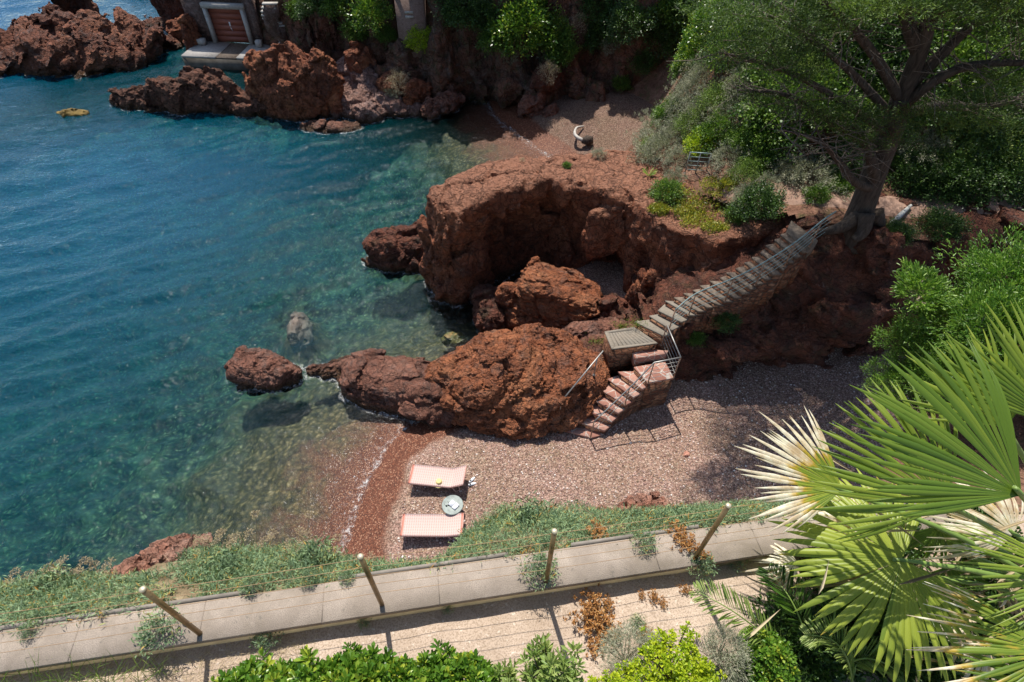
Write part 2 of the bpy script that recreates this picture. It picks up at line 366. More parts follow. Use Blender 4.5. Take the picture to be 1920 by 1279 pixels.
def heightmesh(name, xs, ys, zf, m, attrs=None, mask=None):
    X, Y = np.meshgrid(xs, ys, indexing='ij'); Z = zf(X, Y); nx, ny = X.shape
    V = np.stack([X.ravel(), Y.ravel(), Z.ravel()], 1); i = np.arange(nx*ny).reshape(nx, ny)
    Q = np.stack([i[:-1, :-1], i[1:, :-1], i[1:, 1:], i[:-1, 1:]], -1).reshape(-1, 4)
    if mask is not None:
        Mk = mask(X, Y, Z).ravel(); Q = Q[Mk[Q].all(1)]; used = np.unique(Q); re = -np.ones(len(V), int); re[used] = np.arange(len(used)); V = V[used]; Q = re[Q]
    return mk(name, V, Q, m, None, True, attrs={k: g(V[:, 0], V[:, 1]) for k, g in (attrs or {}).items()})
# ============================================================ ground, beach and sea bed
def pz(l): return [tuple(P(a, b, max(z, 0))[:2])+(z,) for a, b, z in l]
gp = pz([(0, 100, -7), (0, 400, -5.5), (0, 700, -4), (0, 900, -3), (0, 1050, -2.2), (200, 300, -6), (200, 500, -5), (200, 700, -3.6), (200, 900, -2.3), (200, 1050, -1.6),
 (400, 300, -5), (400, 500, -4), (400, 650, -2.8), (400, 800, -1.5), (400, 1000, -1), (330, 1080, -.9), (600, 300, -4), (600, 400, -3), (600, 600, -1.9), (540, 800, -.8), (560, 900, -.5),
 (600, 1000, -.3), (650, 850, -.3), (640, 1060, 0), (660, 1010, 0), (680, 940, 0), (715, 870, 0), (765, 805, 0), (740, 960, .38), (735, 1040, .42), (770, 870, .4), (830, 820, .35),
 (870, 950, .6), (900, 850, .6), (1000, 880, .8), (1100, 850, .7), (1200, 800, .7), (1300, 760, .9), (1500, 720, 1.2), (1650, 700, 1.5), (1200, 900, 1.), (1400, 850, 1.2), (1600, 800, 1.8),
 (750, 300, -2.6), (700, 450, -2.3), (740, 560, -1.6), (860, 620, -.9), (900, 600, -.8), (900, 250, -.33), (850, 280, -1.0), (965, 240, 0), (1045, 292, 0), (1000, 262, 0.02), (940, 290, -.3),
 (1100, 250, .8), (1200, 230, 1.4), (1100, 215, 1.3), (1020, 225, .5), (860, 230, -.5), (1130, 640, 1.2), (1050, 640, .3), (560, 140, -1.5), (420, 160, -2.2), (100, 200, -3), (300, 60, -4),
 (0, 20, -8), (1000, 500, -.3), (1100, 500, 1), (820, 760, -.1), (1180, 640, 1.6)])
gp += [(-120, 150, -12), (0, 300, -12), (-300, 0, -12), (-300, 400, -12), (300, 300, 2), (30, 40, 3), (30, 15, 3), (300, 0, 2), (8, 20, 1.5), (0, -50, 1), (-40, -50, -4), (6, 3, 1.2), (-3, 3, .3), (-8, 3, -.9), (-30, 0, -4)]
_gf = rbf(gp)
def ground_z(x, y):
    z = _gf(x, y); z = z+(-.45-z)*np.exp(-(((x-SHO[0])/.75)**2+((y-SHO[1]-.3)/1.25)**2)); return np.where(z < 0, np.maximum(z, -12), np.minimum(z, 2.3))
SHO = P(550, 612, -.3)
def bedz(X, Y):
    z = ground_z(X, Y); p = np.stack([X.ravel(), Y.ravel(), 0*X.ravel()], 1)
    n = fbm(p*.55, 4).reshape(X.shape); n2 = fbm(p*2.2+5, 3).reshape(X.shape); dm = np.clip(-z-.35, 0, 2.2)
    land = np.clip(z*3, 0, 1)
    return z+n*dm*.42+n2*dm*.12+n2*.035*land
gx = grid_axis([(-2500, 400), (-900, 80), (-100, 6), (-46, .5), (-24, .2), (-12, .1), (9, .16), (20, 1), (40, 10), (100, 200), (2500, None)])
gy = grid_axis([(-300, 40), (-20, 4), (2, .12), (22, .16), (38, .5), (60, 3), (90, 20), (300, 250), (3000, None)])
t = NT('beach_and_seabed'); p = t.coords(); z = t.sep(p)[2]
wob = t.n('VectorMath', {0: p, 1: t.scalev(t.n('TexNoise', {'Vector': p, 'Scale': 1.3, 'Detail': 3}).outputs['Color'], .5, .5, .5)}, operation='ADD').outputs[0]
pc = t.n('TexVoronoi', {'Vector': p, 'Scale': 19}).outputs; pd = pc['Distance']; pr = t.sep(pc['Color'])[0]
pc2 = t.n('TexVoronoi', {'Vector': p, 'Scale': 34}).outputs; pr2 = t.sep(pc2['Color'])[1]
peb = t.ramp(pr, [(0, (.22, .14, .115)), (.3, (.33, .22, .18)), (.65, (.43, .31, .26)), (.92, (.50, .40, .34)), (1, (.7, .66, .6))])
peb = t.mix(.45, peb, t.ramp(pr2, [(0, (.15, .09, .07)), (.5, (.33, .22, .18)), (1, (.5, .40, .35))]))
gap = t.ramp(pd, [(.35, 1.0), (.7, .45)]); peb = t.mix(1.0, peb, gap, 'MULTIPLY')
big = t.noise(p, .7, 5, .6); peb = t.mix(t.ramp(big, [(.42, 0.0), (.6, .45)]), peb, t.mix(1.0, peb, (.80, .86, .72), 'MULTIPLY'))
scrub = t.ramp(t.noise(t.scalev(p, 1, 2.5, 1), 2.4, 7, .75, 1.5), [(.5, 0.0), (.62, .55)]); peb = t.mix(scrub, peb, t.mix(1.0, peb, (.62, .60, .56), 'MULTIPLY'))
peb = t.mix(1.0, peb, (.98, .87, .81), 'MULTIPLY')
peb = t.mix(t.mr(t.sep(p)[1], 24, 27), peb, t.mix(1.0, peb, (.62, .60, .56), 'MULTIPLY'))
zn = t.math('ADD', z, t.math('MULTIPLY', t.math('SUBTRACT', t.noise(p, 1.1, 4, .5), .5), .14))
wetf = t.mr(zn, .30, .40, 1, 0, True)
fine = t.ramp(pr2, [(0, (.05, .016, .008)), (.5, (.105, .034, .017)), (.85, (.17, .06, .03)), (1, (.34, .19, .12))])
col = t.mix(wetf, peb, fine)
# under water: pebbles, then weed covered stones, then sand and meadow
a1 = t.noise(wob, 3.4, 8, .72, .3); a2 = t.noise(wob, .6, 9, .72, .6); vv = t.vor(wob, 5.5, 'F1'); v3 = t.vor(wob, 5.0, 'F1')
weed = t.ramp(t.math('ADD', t.math('MULTIPLY', vv, .32), t.math('MULTIPLY', a1, .78)), [(.33, (.30, .21, .10)), (.43, (.16, .105, .045)), (.54, (.065, .048, .02)), (.72, (.02, .017, .009))])
weed2 = t.ramp(t.math('ADD', t.math('MULTIPLY', v3, .5), t.math('MULTIPLY', a1, .75)), [(.34, (.55, .50, .24)), (.43, (.27, .26, .11)), (.54, (.08, .09, .045)), (.7, (.012, .022, .018))])
mead = t.ramp(a2, [(.42, (.006, .014, .022)), (.48, (.02, .035, .035)), (.55, (.14, .165, .095)), (.7, (.36, .37, .20))])
deep = t.mix(.38, weed2, mead)
zw = t.math('ADD', z, t.math('MULTIPLY', t.math('SUBTRACT', a2, .5), 1.6))
sub = t.mix(t.mr(zw, -.75, -.25, 1, 0, True), fine, weed); sub = t.mix(t.mr(zw, -2.2, -1.2, 1, 0, True), sub, deep)
col = t.mix(t.mr(z, -.12, .0, 1, 0, True), col, sub)
hb = t.math('ADD', t.math('MULTIPLY', t.math('SUBTRACT', 1.0, pd), 1.0), t.math('MULTIPLY', pc2['Distance'], -.3))
nm = t.bump(hb, t.mr(wetf, 0, 1, .7, .3), .035)
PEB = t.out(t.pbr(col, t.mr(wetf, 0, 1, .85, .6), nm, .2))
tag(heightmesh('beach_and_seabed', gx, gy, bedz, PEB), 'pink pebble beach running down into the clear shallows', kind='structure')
# ------------------------------------------------------------ sea water
wx = grid_axis([(-2500, 250), (-500, 50), (-100, 3), (-46, .45), (-26, .2), (-14, .09), (1, .12), (6, 1), (14, 20), (300, 1000), (2500, None)])
wy = grid_axis([(-300, 40), (-20, 4), (3, .09), (20, .16), (40, .5), (62, 3), (100, 30), (400, 300), (3000, None)])
def wavez(X, Y):
    sh = X.shape; p = np.stack([X.ravel(), Y.ravel(), 0*X.ravel()], 1); d = np.clip(-ground_z(X, Y), 0, 6)
    c, s = math.cos(R(-62)), math.sin(R(-62)); u = p[:, 0]*c+p[:, 1]*s; v = -p[:, 0]*s+p[:, 1]*c
    n = pn(np.stack([u*.9, v*.22, u*0], 1)+.6*pn(p*.3)[:, None])*.15+pn(np.stack([u*2.1, v*.7, u*0+4], 1))*.06+pn(p*3.1+9)*.02
    am = np.clip(d/2.5, .12, 1)*1.75*np.exp(-np.hypot(X, Y)/400); return (n.reshape(sh)*am).astype(float)
t = NT('sea_water'); dep = t.attr('depth'); p = t.coords()
rip = t.noise(t.scalev(p, 1.0, 1.5, 1), 2.3, 4, .55, .4); rip2 = t.noise(t.scalev(p, 1, 1.2, 1), 7.5, 3, .5, .3)
bh = t.math('ADD', t.math('MULTIPLY', rip, 1.0), t.math('MULTIPLY', rip2, .28))
nm = t.bump(bh, .55, .16); nm_ = t.bump(t.noise(p, 22, 2, .5), .35, .012, nm)
fr = t.n('Fresnel', {'IOR': 1.33, 'Normal': nm}).outputs[0]
def exf(k): return t.math('POWER', 2.71828, t.math('MULTIPLY', dep, -k))
tint = t.n('CombineColor', {0: exf(.30), 1: exf(.11), 2: exf(.09)}).outputs[0]
scat = t.n('BsdfDiffuse', {'Color': t.ramp(t.math('MULTIPLY', dep, .125), [(0, (.004, .085, .085)), (.3, (.001, .085, .105)), (.6, (.001, .078, .135)), (1, (.0, .070, .155))]), 'Normal': nm}).outputs[0]
body = t.n('MixShader', {0: t.math('SUBTRACT', 1.0, t.math('POWER', 2.71828, t.math('MULTIPLY', t.math('POWER', dep, 1.6), -.055))), 1: t.n('BsdfTransparent', {0: tint}).outputs[0], 2: scat}).outputs[0]
gl = t.n('BsdfGlossy', {'Roughness': .035, 'Normal': nm_, 'Color': (1, 1, 1)}).outputs[0]
sh = t.n('MixShader', {0: fr, 1: body, 2: gl}).outputs[0]
fn_ = t.noise(p, 5.5, 6, .75, 1.2); lines = t.math('ADD', dep, t.math('MULTIPLY', t.math('SUBTRACT', t.noise(p, 1.6, 4, .6), .5), .14))
edge = t.math('MULTIPLY', t.mr(lines, .0, .03, 0, 1), t.mr(lines, .03, .10, 1, 0)); 
f3 = t.noise(p, 9, 5, .75, .8)
for c_ in (.13, .24, .36):  # white ripple glints parallel to the shore, painted in with the foam
    glint = t.math('MULTIPLY', t.mr(lines, c_-.022, c_, 0, 1), t.mr(lines, c_, c_+.03, 1, 0)); edge = t.math('MAXIMUM', edge, t.math('MULTIPLY', glint, t.ramp(f3, [(.54, 0.0), (.6, 1.0)])))
foam = t.math('MULTIPLY', edge, t.ramp(fn_, [(.50, 0.0), (.62, .5)]))  # waterline foam together with the painted glint lines
ed_ = t.math('ADD', t.attr('edge'), t.math('MULTIPLY', t.math('SUBTRACT', t.noise(p, 2.6, 5, .65), .5), .5))
foam = t.math('MAXIMUM', foam, t.math('MULTIPLY', t.mr(ed_, .16, .02), t.ramp(t.noise(p, 7, 6, .75, 1.0), [(.46, 0.0), (.62, .6)])))
sh = t.n('MixShader', {0: foam, 1: sh, 2: t.n('BsdfDiffuse', {'Color': (.75, .74, .72)}).outputs[0]}).outputs[0]
SEA = t.out(sh)
SEAO = tag(heightmesh('sea_water', wx, wy, wavez, SEA, {'depth': lambda x, y: np.clip(-ground_z(x, y), 0, 12)}, mask=lambda X, Y, Z: ground_z(X, Y) < .15), 'clear blue green sea', kind='structure')

# ============================================================ rocks
def fy(pts): a = np.array(pts, float); return lambda x: np.interp(x, a[:, 0], a[:, 1])
def rk(label, *a, group=None, **k):
    o = rock('rock', *a, **k); tag(o, label, 'rock', group); return o
# big textured rock by the stairs
rk('large deeply pitted red rock left of the lower stone stairs', [ell((.6, 12.9, .9), (3.3, 1.75, 1.75), 4, 0, 0), ell((.2, 13.5, 1.6), (2.3, 1.2, 1.35), 8), ell((2.2, 12.9, 1.35), (1.25, .9, 1.1)), ell((-1.6, 13.1, 1.1), (1.7, 1.1, 1.0)),
   rbx((1.1, 11.8, .55), (1.2, .7, .75), 10, rd=.25), ell((-.9, 11.6, -.05), (1.2, .8, .7), neg=True)], (-4.2, 10.3, -.6), (4.6, 15.4, 3.6), RED, vx=.05, amp=.32, fr=.62, cob=.075, cobf=3.0, aniso=(.75, .75, 2.0), tilt=(0, -22, 18), seed=2)
rk('long flat topped brown slab sloping into the water beside the pitted red rock', [ell((-4.2, 13.4, .35), (2.5, 1.15, 1.05), -14, 0, 0), ell((-3.1, 12.7, .45), (1.1, .9, .95), -20), ell((-6.1, 14.2, .1), (1.3, .4, .5), -8)],
   (-7.6, 11.3, -.9), (-1.3, 15.6, 2.2), SLABM, vx=.06, amp=.28, fr=.6, cob=.05, cobf=2.2, aniso=(.6, 1, 1.6), seed=4)
rk('dark rounded boulder at the foot of the flat brown slab', [ell((-2.55, 12.1, .3), (.85, .55, .75), -10)], (-3.8, 11.2, -.5), (-1.3, 13, 1.6), SLABM, vx=.05, amp=.16, fr=1.1, seed=6)
rk('low wet rock bridging the gap between the slab and the outermost boulder', [ell((-7.3, 14.15, .02), (.9, .33, .35), -4)], (-8.6, 13.4, -.8), (-6.2, 14.9, .9), SLABM, vx=.05, amp=.14, fr=1.2, seed=7)
rk('outermost red boulder at the sea end of the rock spit', [ell((-9.5, 13.9, .2), (1.4, .68, .85), -8), ell((-10.3, 13.9, .15), (.7, .6, .75))], (-11.6, 12.8, -1.2), (-7.7, 15.1, 1.6), SLABM, vx=.055, amp=.22, fr=.9, cobf=2.6, seed=9)
rk('rounded dark red rock rising from the water left of the big headland', [ell((-5.5, 21.1, .55), (1.6, .95, 1.25), 0, 6, 0), ell((-4.2, 21.2, .5), (1.1, .9, 1.2))], (-7.8, 19.5, -2), (-2.7, 22.8, 2.5), DARK, vx=.07, amp=.25, seed=11)
rk('big flat topped boulder lying in front of the headland cave', [rbx((1.75, 17.2, 1.25), (1.65, 1.15, 1.15), -12, 14, -12, rd=.45), ell((.2, 17.2, .8), (.8, .8, .9)), ell((3.2, 17.0, .6), (1.0, .9, .9))], (-1.2, 15.2, -.6), (4.9, 19.2, 3.3), RED, vx=.05, amp=.20, fr=.7, cob=.07, cobf=2.6, aniso=(.75, .75, 1.8), tilt=(0, 15, -20), seed=13)
rk('dark wet rock half in the water left of the cave boulder', [ell((-.95, 16.9, .5), (.65, 1.0, 1.0), 15, 0, 0), ell((-1.0, 17.9, .5), (.9, .7, .7))], (-2.4, 15.3, -.9), (.2, 19.2, 2.2), DARK, vx=.06, amp=.22, fr=.9, seed=15)
rk('small knobbly rock leaning on the left side of the cave boulder', [ell((-.25, 17.25, 1.55), (.5, .45, .65))], (-1.1, 16.5, .5), (.6, 18.1, 2.6), RED, vx=.05, amp=.13, fr=1.4, seed=16)
a = P(850, 632, -.1); rk('small olive brown weedy rock just under the surface near the cave', [ell((a[0], a[1], -.25), (.55, .35, .3))], (a[0]-.9, a[1]-.7, -.9), (a[0]+.9, a[1]+.7, .4), plain('weedy_stone', (.16, .11, .035), .6), vx=.05, amp=.1, fr=1.5, seed=17)
a = P(550, 612, -.3); rk('pale pinkish rock standing under the water off the spit', [ell((a[0], a[1]+.3, -1.02), (.5, 1.0, .6), 6)], (a[0]-1, a[1]-1.2, -2), (a[0]+1, a[1]+1.8, .3), plain('pale_submerged_stone', (.20, .12, .09), .8, var=.4, scale=3), vx=.06, amp=.18, fr=1, seed=18)
# low ground between big rock and deck
rk('low mossy ledge between the pitted rock and the wooden deck', [ell((3.6, 14.9, .7), (2.2, 1.6, 1.3)), ell((4.9, 13.7, 1.0), (1.1, 1.1, 1.4))], (1.2, 12.4, -.3), (6.2, 16.6, 2.9), SLABM, vx=.08, amp=.25, seed=19)

# headland with the cave
HP = [(-3.6, 19.5), (-3.0, 18.7), (-2.2, 18.3), (-1.2, 18.9), (-.4, 19.6), (.7, 19.9), (1.4, 20.5), (2.0, 19.9), (3.1, 19.8), (4.3, 19.0), (5.0, 18.1), (6.1, 16.9), (7.4, 16.2), (8.6, 16.35), (9.8, 16.9), (11, 17.6), (11.5, 21), (6.4, 22.2), (4.1, 22.7), (2, 22.5), (0, 22.3), (-1.4, 21.7), (-2.6, 20.8), (-3.5, 20.2)]
def headland(p):
    z = p[:, 2]; xy = p[:, :2].copy(); low = np.clip((4.5-z)/4.5, 0, 1.2)
    left = np.clip((-1.2-xy[:, 0])/1.2, 0, 1); sd = poly_sd(xy, HP)-(-.18+.55*left)*low-1.0*np.clip((xy[:, 0]-3.9)/.9, 0, 1)*low
    zt = np.interp(xy[:, 0], [-3.8, -2.5, 0, 3, 6, 11], [4.75, 4.95, 5.1, 5.0, 5.35, 6.3])-.22*np.clip(19.6-xy[:, 1], 0, 1.5)
    return smax(sd, z-zt, .35)
HPR = [(headland, False, .3), ell((.9, 19.2, 1.9), (2.3, 2.0, 2.35), neg=True, k=.5), ell((-.6, 18.7, 2.7), (.9, .8, 1.2), neg=True), ell((3.9, 18.9, .8), (.9, 1.3, 1.5), neg=True), ell((4.75, 17.6, 3.0), (.42, .55, .9), 0, 0, 0, neg=True), ell((5.6, 17.0, 3.5), (.4, .45, .45), neg=True),
       ell((3.25, 19.3, 3.0), (.62, .55, 1.5)), ell((5.1, 17.2, 1.5), (.55, .6, 1.6)), ell((-2.5, 18.5, 3.5), (.35, .4, .9))]
tag(rock('headland', HPR, (-5, 15.2, -1.6), (12, 23.8, 7.2), HEADM, vx=.085, amp=.38, fr=.55, cob=.06, cobf=1.8, aniso=(1.1, 1.1, .75), seed=21, wf=lambda p: np.interp(p[:, 2]+.12*pn(p*1.1), [4.0, 4.75], [1, .3])), 'red rock headland with a dark cave under its sunlit top', 'headland')

rk('added dark boulder in place of the black shadow between the cave boulder and the upper stairs', [ell((4.15, 16.9, .8), (1.0, 1.0, 1.0)), ell((4.9, 16.0, .9), (.9, .8, .9))], (2.5, 14.6, -.2), (6.3, 18.6, 2.6), DARK, vx=.08, amp=.26, fr=.9, seed=77)  # dark rock added where the gap holds only black shadow
# right hand cliff below stairs and path
CF = fy([(5.2, 13.6), (6.2, 13.3), (7.5, 13.2), (9, 13.5), (10.8, 13.6), (12.5, 13.9), (14.5, 14.2), (17, 14.6), (24, 15)])
CT = fy([(5.2, 13.6), (6.2, 13.95), (7.5, 14.65), (9, 15.35), (10.4, 15.7), (12, 15.1), (14, 15.0), (17, 15.6), (24, 16.5)])
CZ = fy([(5.2, 2.4), (5.9, 3.2), (7.5, 4.35), (9.0, 5.45), (10.2, 6.15), (12, 6.35), (14, 6.3), (17, 6.3), (24, 6.8)])
def rcliff(p):
    x, y, z = p.T; f = np.clip((z-1)/(CZ(x)-1), -.2, 1.1); yf = CF(x)+(CT(x)-CF(x))*f**1.4-.35*np.exp(-((z-3.0)/.9)**2)*np.clip((x-7)/2, 0, 1)
    return smax(smax((yf-y)*.85, z-CZ(x)-.12, .3), y-21, .1)
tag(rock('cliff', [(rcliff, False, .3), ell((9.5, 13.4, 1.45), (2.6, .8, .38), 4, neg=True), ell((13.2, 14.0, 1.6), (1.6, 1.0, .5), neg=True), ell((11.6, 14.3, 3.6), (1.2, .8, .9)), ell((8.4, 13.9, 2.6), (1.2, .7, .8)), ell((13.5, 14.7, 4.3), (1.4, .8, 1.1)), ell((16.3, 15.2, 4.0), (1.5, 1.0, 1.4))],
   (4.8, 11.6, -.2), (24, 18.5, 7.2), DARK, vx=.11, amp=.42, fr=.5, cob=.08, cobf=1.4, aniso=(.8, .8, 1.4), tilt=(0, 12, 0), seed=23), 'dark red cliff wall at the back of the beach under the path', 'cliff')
# hillside behind the path
hf = rbf([(11.4, 16.0, 6.4), (13, 15.8, 6.3), (16.7, 16.6, 6.45), (20, 17.3, 6.5), (24, 18, 6.7), (8.9, 18.0, 6.25), (9.9, 16.5, 6.35), (8.2, 17.2, 5.7), (7.2, 18.0, 5.3), (6.0, 20.5, 5.15), (4.3, 22.3, 4.7), (7, 20.6, 5.9), (8.3, 19.8, 6.4), (10.2, 18.9, 6.6), (11.5, 18.4, 6.6), (14, 18.1, 6.6), (18, 18.6, 6.8),
  (10, 20.5, 8), (12, 20.5, 8.6), (15, 20.3, 9.2), (18, 21, 9.6), (8.4, 22.5, 7.4), (7.0, 23.5, 6.0), (6.0, 24.5, 4.4), (6.6, 26.5, 5.0), (7.6, 26, 7.2), (9, 25, 9.3), (12, 24, 11.5), (18, 26, 13), (30, 26, 14), (9.3, 29, 9.2), (8.0, 28.8, 6.0), (7.3, 30.5, 2.2), (9.5, 33, 3.0), (12, 30, 11), (5.0, 25, .5), (5.2, 28, .3), (6.4, 31, .5), (8.0, 33.5, .6), (30, 20, 9), (30, 36, 16), (14, 36, 11), (3, 23.5, 1)])
def hillz(x, y): return hf(x, y)
def hz(X, Y):
    p = np.stack([X.ravel(), Y.ravel(), 0*X.ravel()], 1); pathd = np.clip((hf(X, Y)-6.7)*2, 0, 1); rz_ = fbm(p*.7, 4, .55, True).reshape(X.shape)
    return hf(X, Y)+rz_*.35*pathd+fbm(p*1.5, 3).reshape(X.shape)*.05
t = NT('hill_earth'); p = t.coords(); n = t.noise(p, 1.1, 8, .65, .5); n2 = t.noise(p, 9, 5, .65)
col = t.ramp(n, [(.3, (.10, .05, .032)), (.5, (.23, .12, .08)), (.66, (.33, .19, .13))]); col = t.mix(t.ramp(n2, [(.35, .5), (.6, 0.0)]), col, (.05, .03, .02))
col = t.mix(t.ramp(t.noise(p, 2.3, 6, .7), [(.52, 0.0), (.62, .6)]), col, (.075, .08, .03))
HILLM = t.out(t.pbr(col, .95, t.bump(t.math('ADD', n2, n), .9, .12), .1))
def inner(X, Y, Z): return (Y > np.where(X > 11, CT(X)+.25, np.interp(X, [3, 7, 8.3, 9.2, 10, 11.2], [20.2, 18.6, 17.3, 16.6, 16.1, 15.6]))) & (Z > .2)
tag(heightmesh('hillside', np.arange(3.2, 30, .2), np.arange(15, 37, .2), hz, HILLM, mask=inner), 'earthy red hillside with scrub', kind='structure')
# path: a sheet a little above the hillside
pl = [(7.9, 18.9), (8.9, 18.2), (10.0, 17.5), (11.2, 17.2), (12.6, 16.9), (14.5, 16.9), (16.7, 17.2), (20, 17.9), (26, 19)]
PLA = np.array(pl)
def pth():
    s = np.linspace(0, len(pl)-1, 90); cx = np.interp(s, range(len(pl)), PLA[:, 0]); cy_ = np.interp(s, range(len(pl)), PLA[:, 1]); v = []
    for k in range(90):
        k2 = min(k+1, 89); k1 = max(k-1, 0); d = np.array([cx[k2]-cx[k1], cy_[k2]-cy_[k1]]); d /= np.linalg.norm(d); nn = np.array([-d[1], d[0]])
        for u in np.linspace(-.62, .62, 7):
            x = cx[k]+nn[0]*u*(1+.15*math.sin(k*.4)); y = cy_[k]+nn[1]*u*(1+.1*math.sin(k*.7)); v.append((x, y, 0))
    v = np.array(v); v[:, 2] = hz(v[:, 0], v[:, 1])+.05
    v[:, 2] += (np.tile([-.12, 0, .01, .01, .01, 0, -.12], 90)); i = np.arange(630).reshape(90, 7)
    return v, np.stack([i[:-1, :-1], i[1:, :-1], i[1:, 1:], i[:-1, 1:]], -1).reshape(-1, 4)
v, q = pth(); t = NT('path_dirt'); p = t.coords(); n = t.noise(p, 5, 7, .65)
PATHM = t.out(t.pbr(t.ramp(n, [(.3, (.20, .12, .085)), (.7, (.38, .25, .19))]), .95, t.bump(n, .5, .03), .1))
tag(mk('path', v, q, PATHM, smooth=True), 'trodden pinkish dirt path curving past the cypress', kind='structure')

# back cliff above the second cove
BF = fy([(-23, 51), (-18.2, 50), (-16.2, 46), (-14.8, 42.2), (-13.5, 40.6), (-10.5, 40.0), (-8, 38.4), (-6, 37.6), (-3.5, 37.4), (0, 37.2), (3, 37.0), (7, 36.2), (11, 35.2), (20, 33)])
def bcliff(p):
    x, y, z = p.T; ripple = .55*np.sin(x*1.5+1.1*np.sin(x*.37))+.4*np.sin(x*3.1+2)*np.clip((-x)/6, 0, 1)
    yf = BF(x)+z*.22+ripple*np.clip(z/3, .2, 1); return smax((yf-y)*.8, z-12.5, .3)
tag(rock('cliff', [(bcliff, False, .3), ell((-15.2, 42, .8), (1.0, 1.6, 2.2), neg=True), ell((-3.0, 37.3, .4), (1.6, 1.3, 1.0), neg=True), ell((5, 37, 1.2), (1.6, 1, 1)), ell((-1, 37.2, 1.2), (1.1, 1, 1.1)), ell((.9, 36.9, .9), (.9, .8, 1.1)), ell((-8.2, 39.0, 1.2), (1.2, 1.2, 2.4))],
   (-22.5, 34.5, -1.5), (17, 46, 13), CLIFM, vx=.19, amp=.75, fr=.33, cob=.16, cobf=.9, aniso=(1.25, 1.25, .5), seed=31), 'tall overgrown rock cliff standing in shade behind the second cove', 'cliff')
# reef and islets
rk('tall orange red block of rock in the middle of the far reef', [ell((-14.3, 36.2, 1.2), (2.5, 1.6, 2.7), 5), ell((-12.4, 36.0, 1.4), (1.4, 1.3, 2.2)), ell((-15.9, 36.2, 1.3), (1.3, 1.2, 2.2)), ell((-14.6, 36.4, 3.0), (1.2, .9, 1.0))], (-18.3, 33.6, -1.5), (-10.3, 39, 5.2), ORNG, vx=.1, amp=.5, fr=.5, cob=.13, cobf=1.7, aniso=(1, 1, .8), seed=33)
rk('dark jagged reef running out left from the orange block', [ell((-21, 36.3, .3), (3.6, 1.2, 1.7)), ell((-24.5, 36.4, .1), (2.2, .9, .9)), ell((-20.2, 36.4, 1.0), (1.7, .8, 1.2)), ell((-17.3, 35.8, .3), (1.6, .7, .7))], (-28, 34, -1.3), (-15.4, 39, 3.2), DARK if 0 else rock_mat('reef_rock', (.10, .045, .03), (.19, .08, .05), (.32, .13, .075), greyamt=.5, grey=(.10, .08, .06), scale=.9), vx=.1, amp=.45, fr=.6, cob=.12, cobf=1.7, seed=35)
rk('tiny weed covered rock awash by itself left of the reef', [ell((-28.6, 35.0, -.08), (1.1, .45, .3))], (-30, 34, -.8), (-27, 36, .6), plain('weedy_rock', (.13, .085, .02), .8, var=.6, scale=2.5), vx=.07, amp=.15, fr=1.3, seed=36)
rk('low flat shelf with a pale wet rim in front of the orange block', [ell((-11.7, 33.9, -.05), (1.9, .85, .5))], (-14.2, 32.4, -.9), (-9, 35.4, .9), SLABM, vx=.08, amp=.2, fr=.9, seed=37)
rk('pale pink bleached shelf between the orange block and the cliff', [ell((-10.2, 37.2, .2), (2.6, 2.4, 1.0)), ell((-7.6, 36.9, .1), (2.6, 1.4, .7)), ell((-11, 39, 1), (2, 1.5, 1.2))], (-14, 34.2, -1), (-4, 41, 3), PINKM, vx=.11, amp=.4, fr=.6, cob=.1, cobf=1.6, seed=38)
for k, (x, y, z, rx, ry, rz_, lb) in enumerate([(-8.1, 37.4, 1.2, 1.2, .9, 1.0, 'ochre brown boulder against the foot of the cliff, right of the pink shelf'), (-6.6, 37.0, 1.0, 1.0, .8, 1.0, 'split orange boulder between the ochre boulder and the cove'), (-5.0, 36.5, .4, 1.7, .8, .6, 'dark low rock reaching the water at the mouth of the second cove'),
      (-10.6, 38.9, 2.0, 1.1, .9, 1.0, 'small rusty boulder high up behind the pink shelf')]):
    rk(lb, [ell((x, y, z), (rx, ry, rz_), 20*k)], (x-rx-.9, y-ry-.9, z-rz_-1), (x+rx+.9, y+ry+.9, z+rz_+1), [ORNG, ORNG, SLABM, ORNG][k], vx=.09, amp=.36, fr=.8, cob=.1, cobf=1.8, seed=40+k)
for k, (x, y, z, rx, ry, rz_, lb) in enumerate([(1.0, 35.9, .7, .85, .75, 1.1, 'upright dark boulder at the left end of the second beach'), (2.2, 35.3, .3, .7, .6, .75, 'small dark boulder right beside the upright one on the second beach'), (1.9, 36.6, 2.3, 1.3, .8, .8, 'dark boulder wedged above the second beach')]):
    rk(lb, [ell((x, y, z), (rx, ry, rz_), 20*k)], (x-rx-.8, y-ry-.8, z-rz_-.8), (x+rx+.8, y+ry+.8, z+rz_+.8), SLABM if k < 2 else DARK, vx=.08, amp=.28, fr=1, cob=.06, seed=50+k)
rk('broad dark red islet in the far left water', [ell((-33.0, 43.8, .1), (6.6, 3.7, 2.3), 12), ell((-32.8, 44.4, .8), (4.0, 2.2, 1.9), 8), ell((-29.4, 43.6, .0), (2.1, 1.9, 1.1), -10), ell((-36.6, 44.6, 1.2), (1.1, .9, 1.3)), ell((-37.0, 41.6, -.4), (4, 2.0, 1.5))], (-44, 38.5, -2), (-23.5, 53, 5.2), FARM, vx=.16, amp=.95, fr=.32, cob=.22, cobf=.85, aniso=(1, .8, 1.8), tilt=(20, -30, 15), seed=61)
rk('dark shouldered rock at the left edge behind the islet', [ell((-41.5, 44, .0), (4.2, 2.6, 1.9))], (-46.5, 41, -2), (-35, 49, 4.2), FARM, vx=.17, amp=.7, fr=.35, cob=.18, cobf=.9, seed=62)
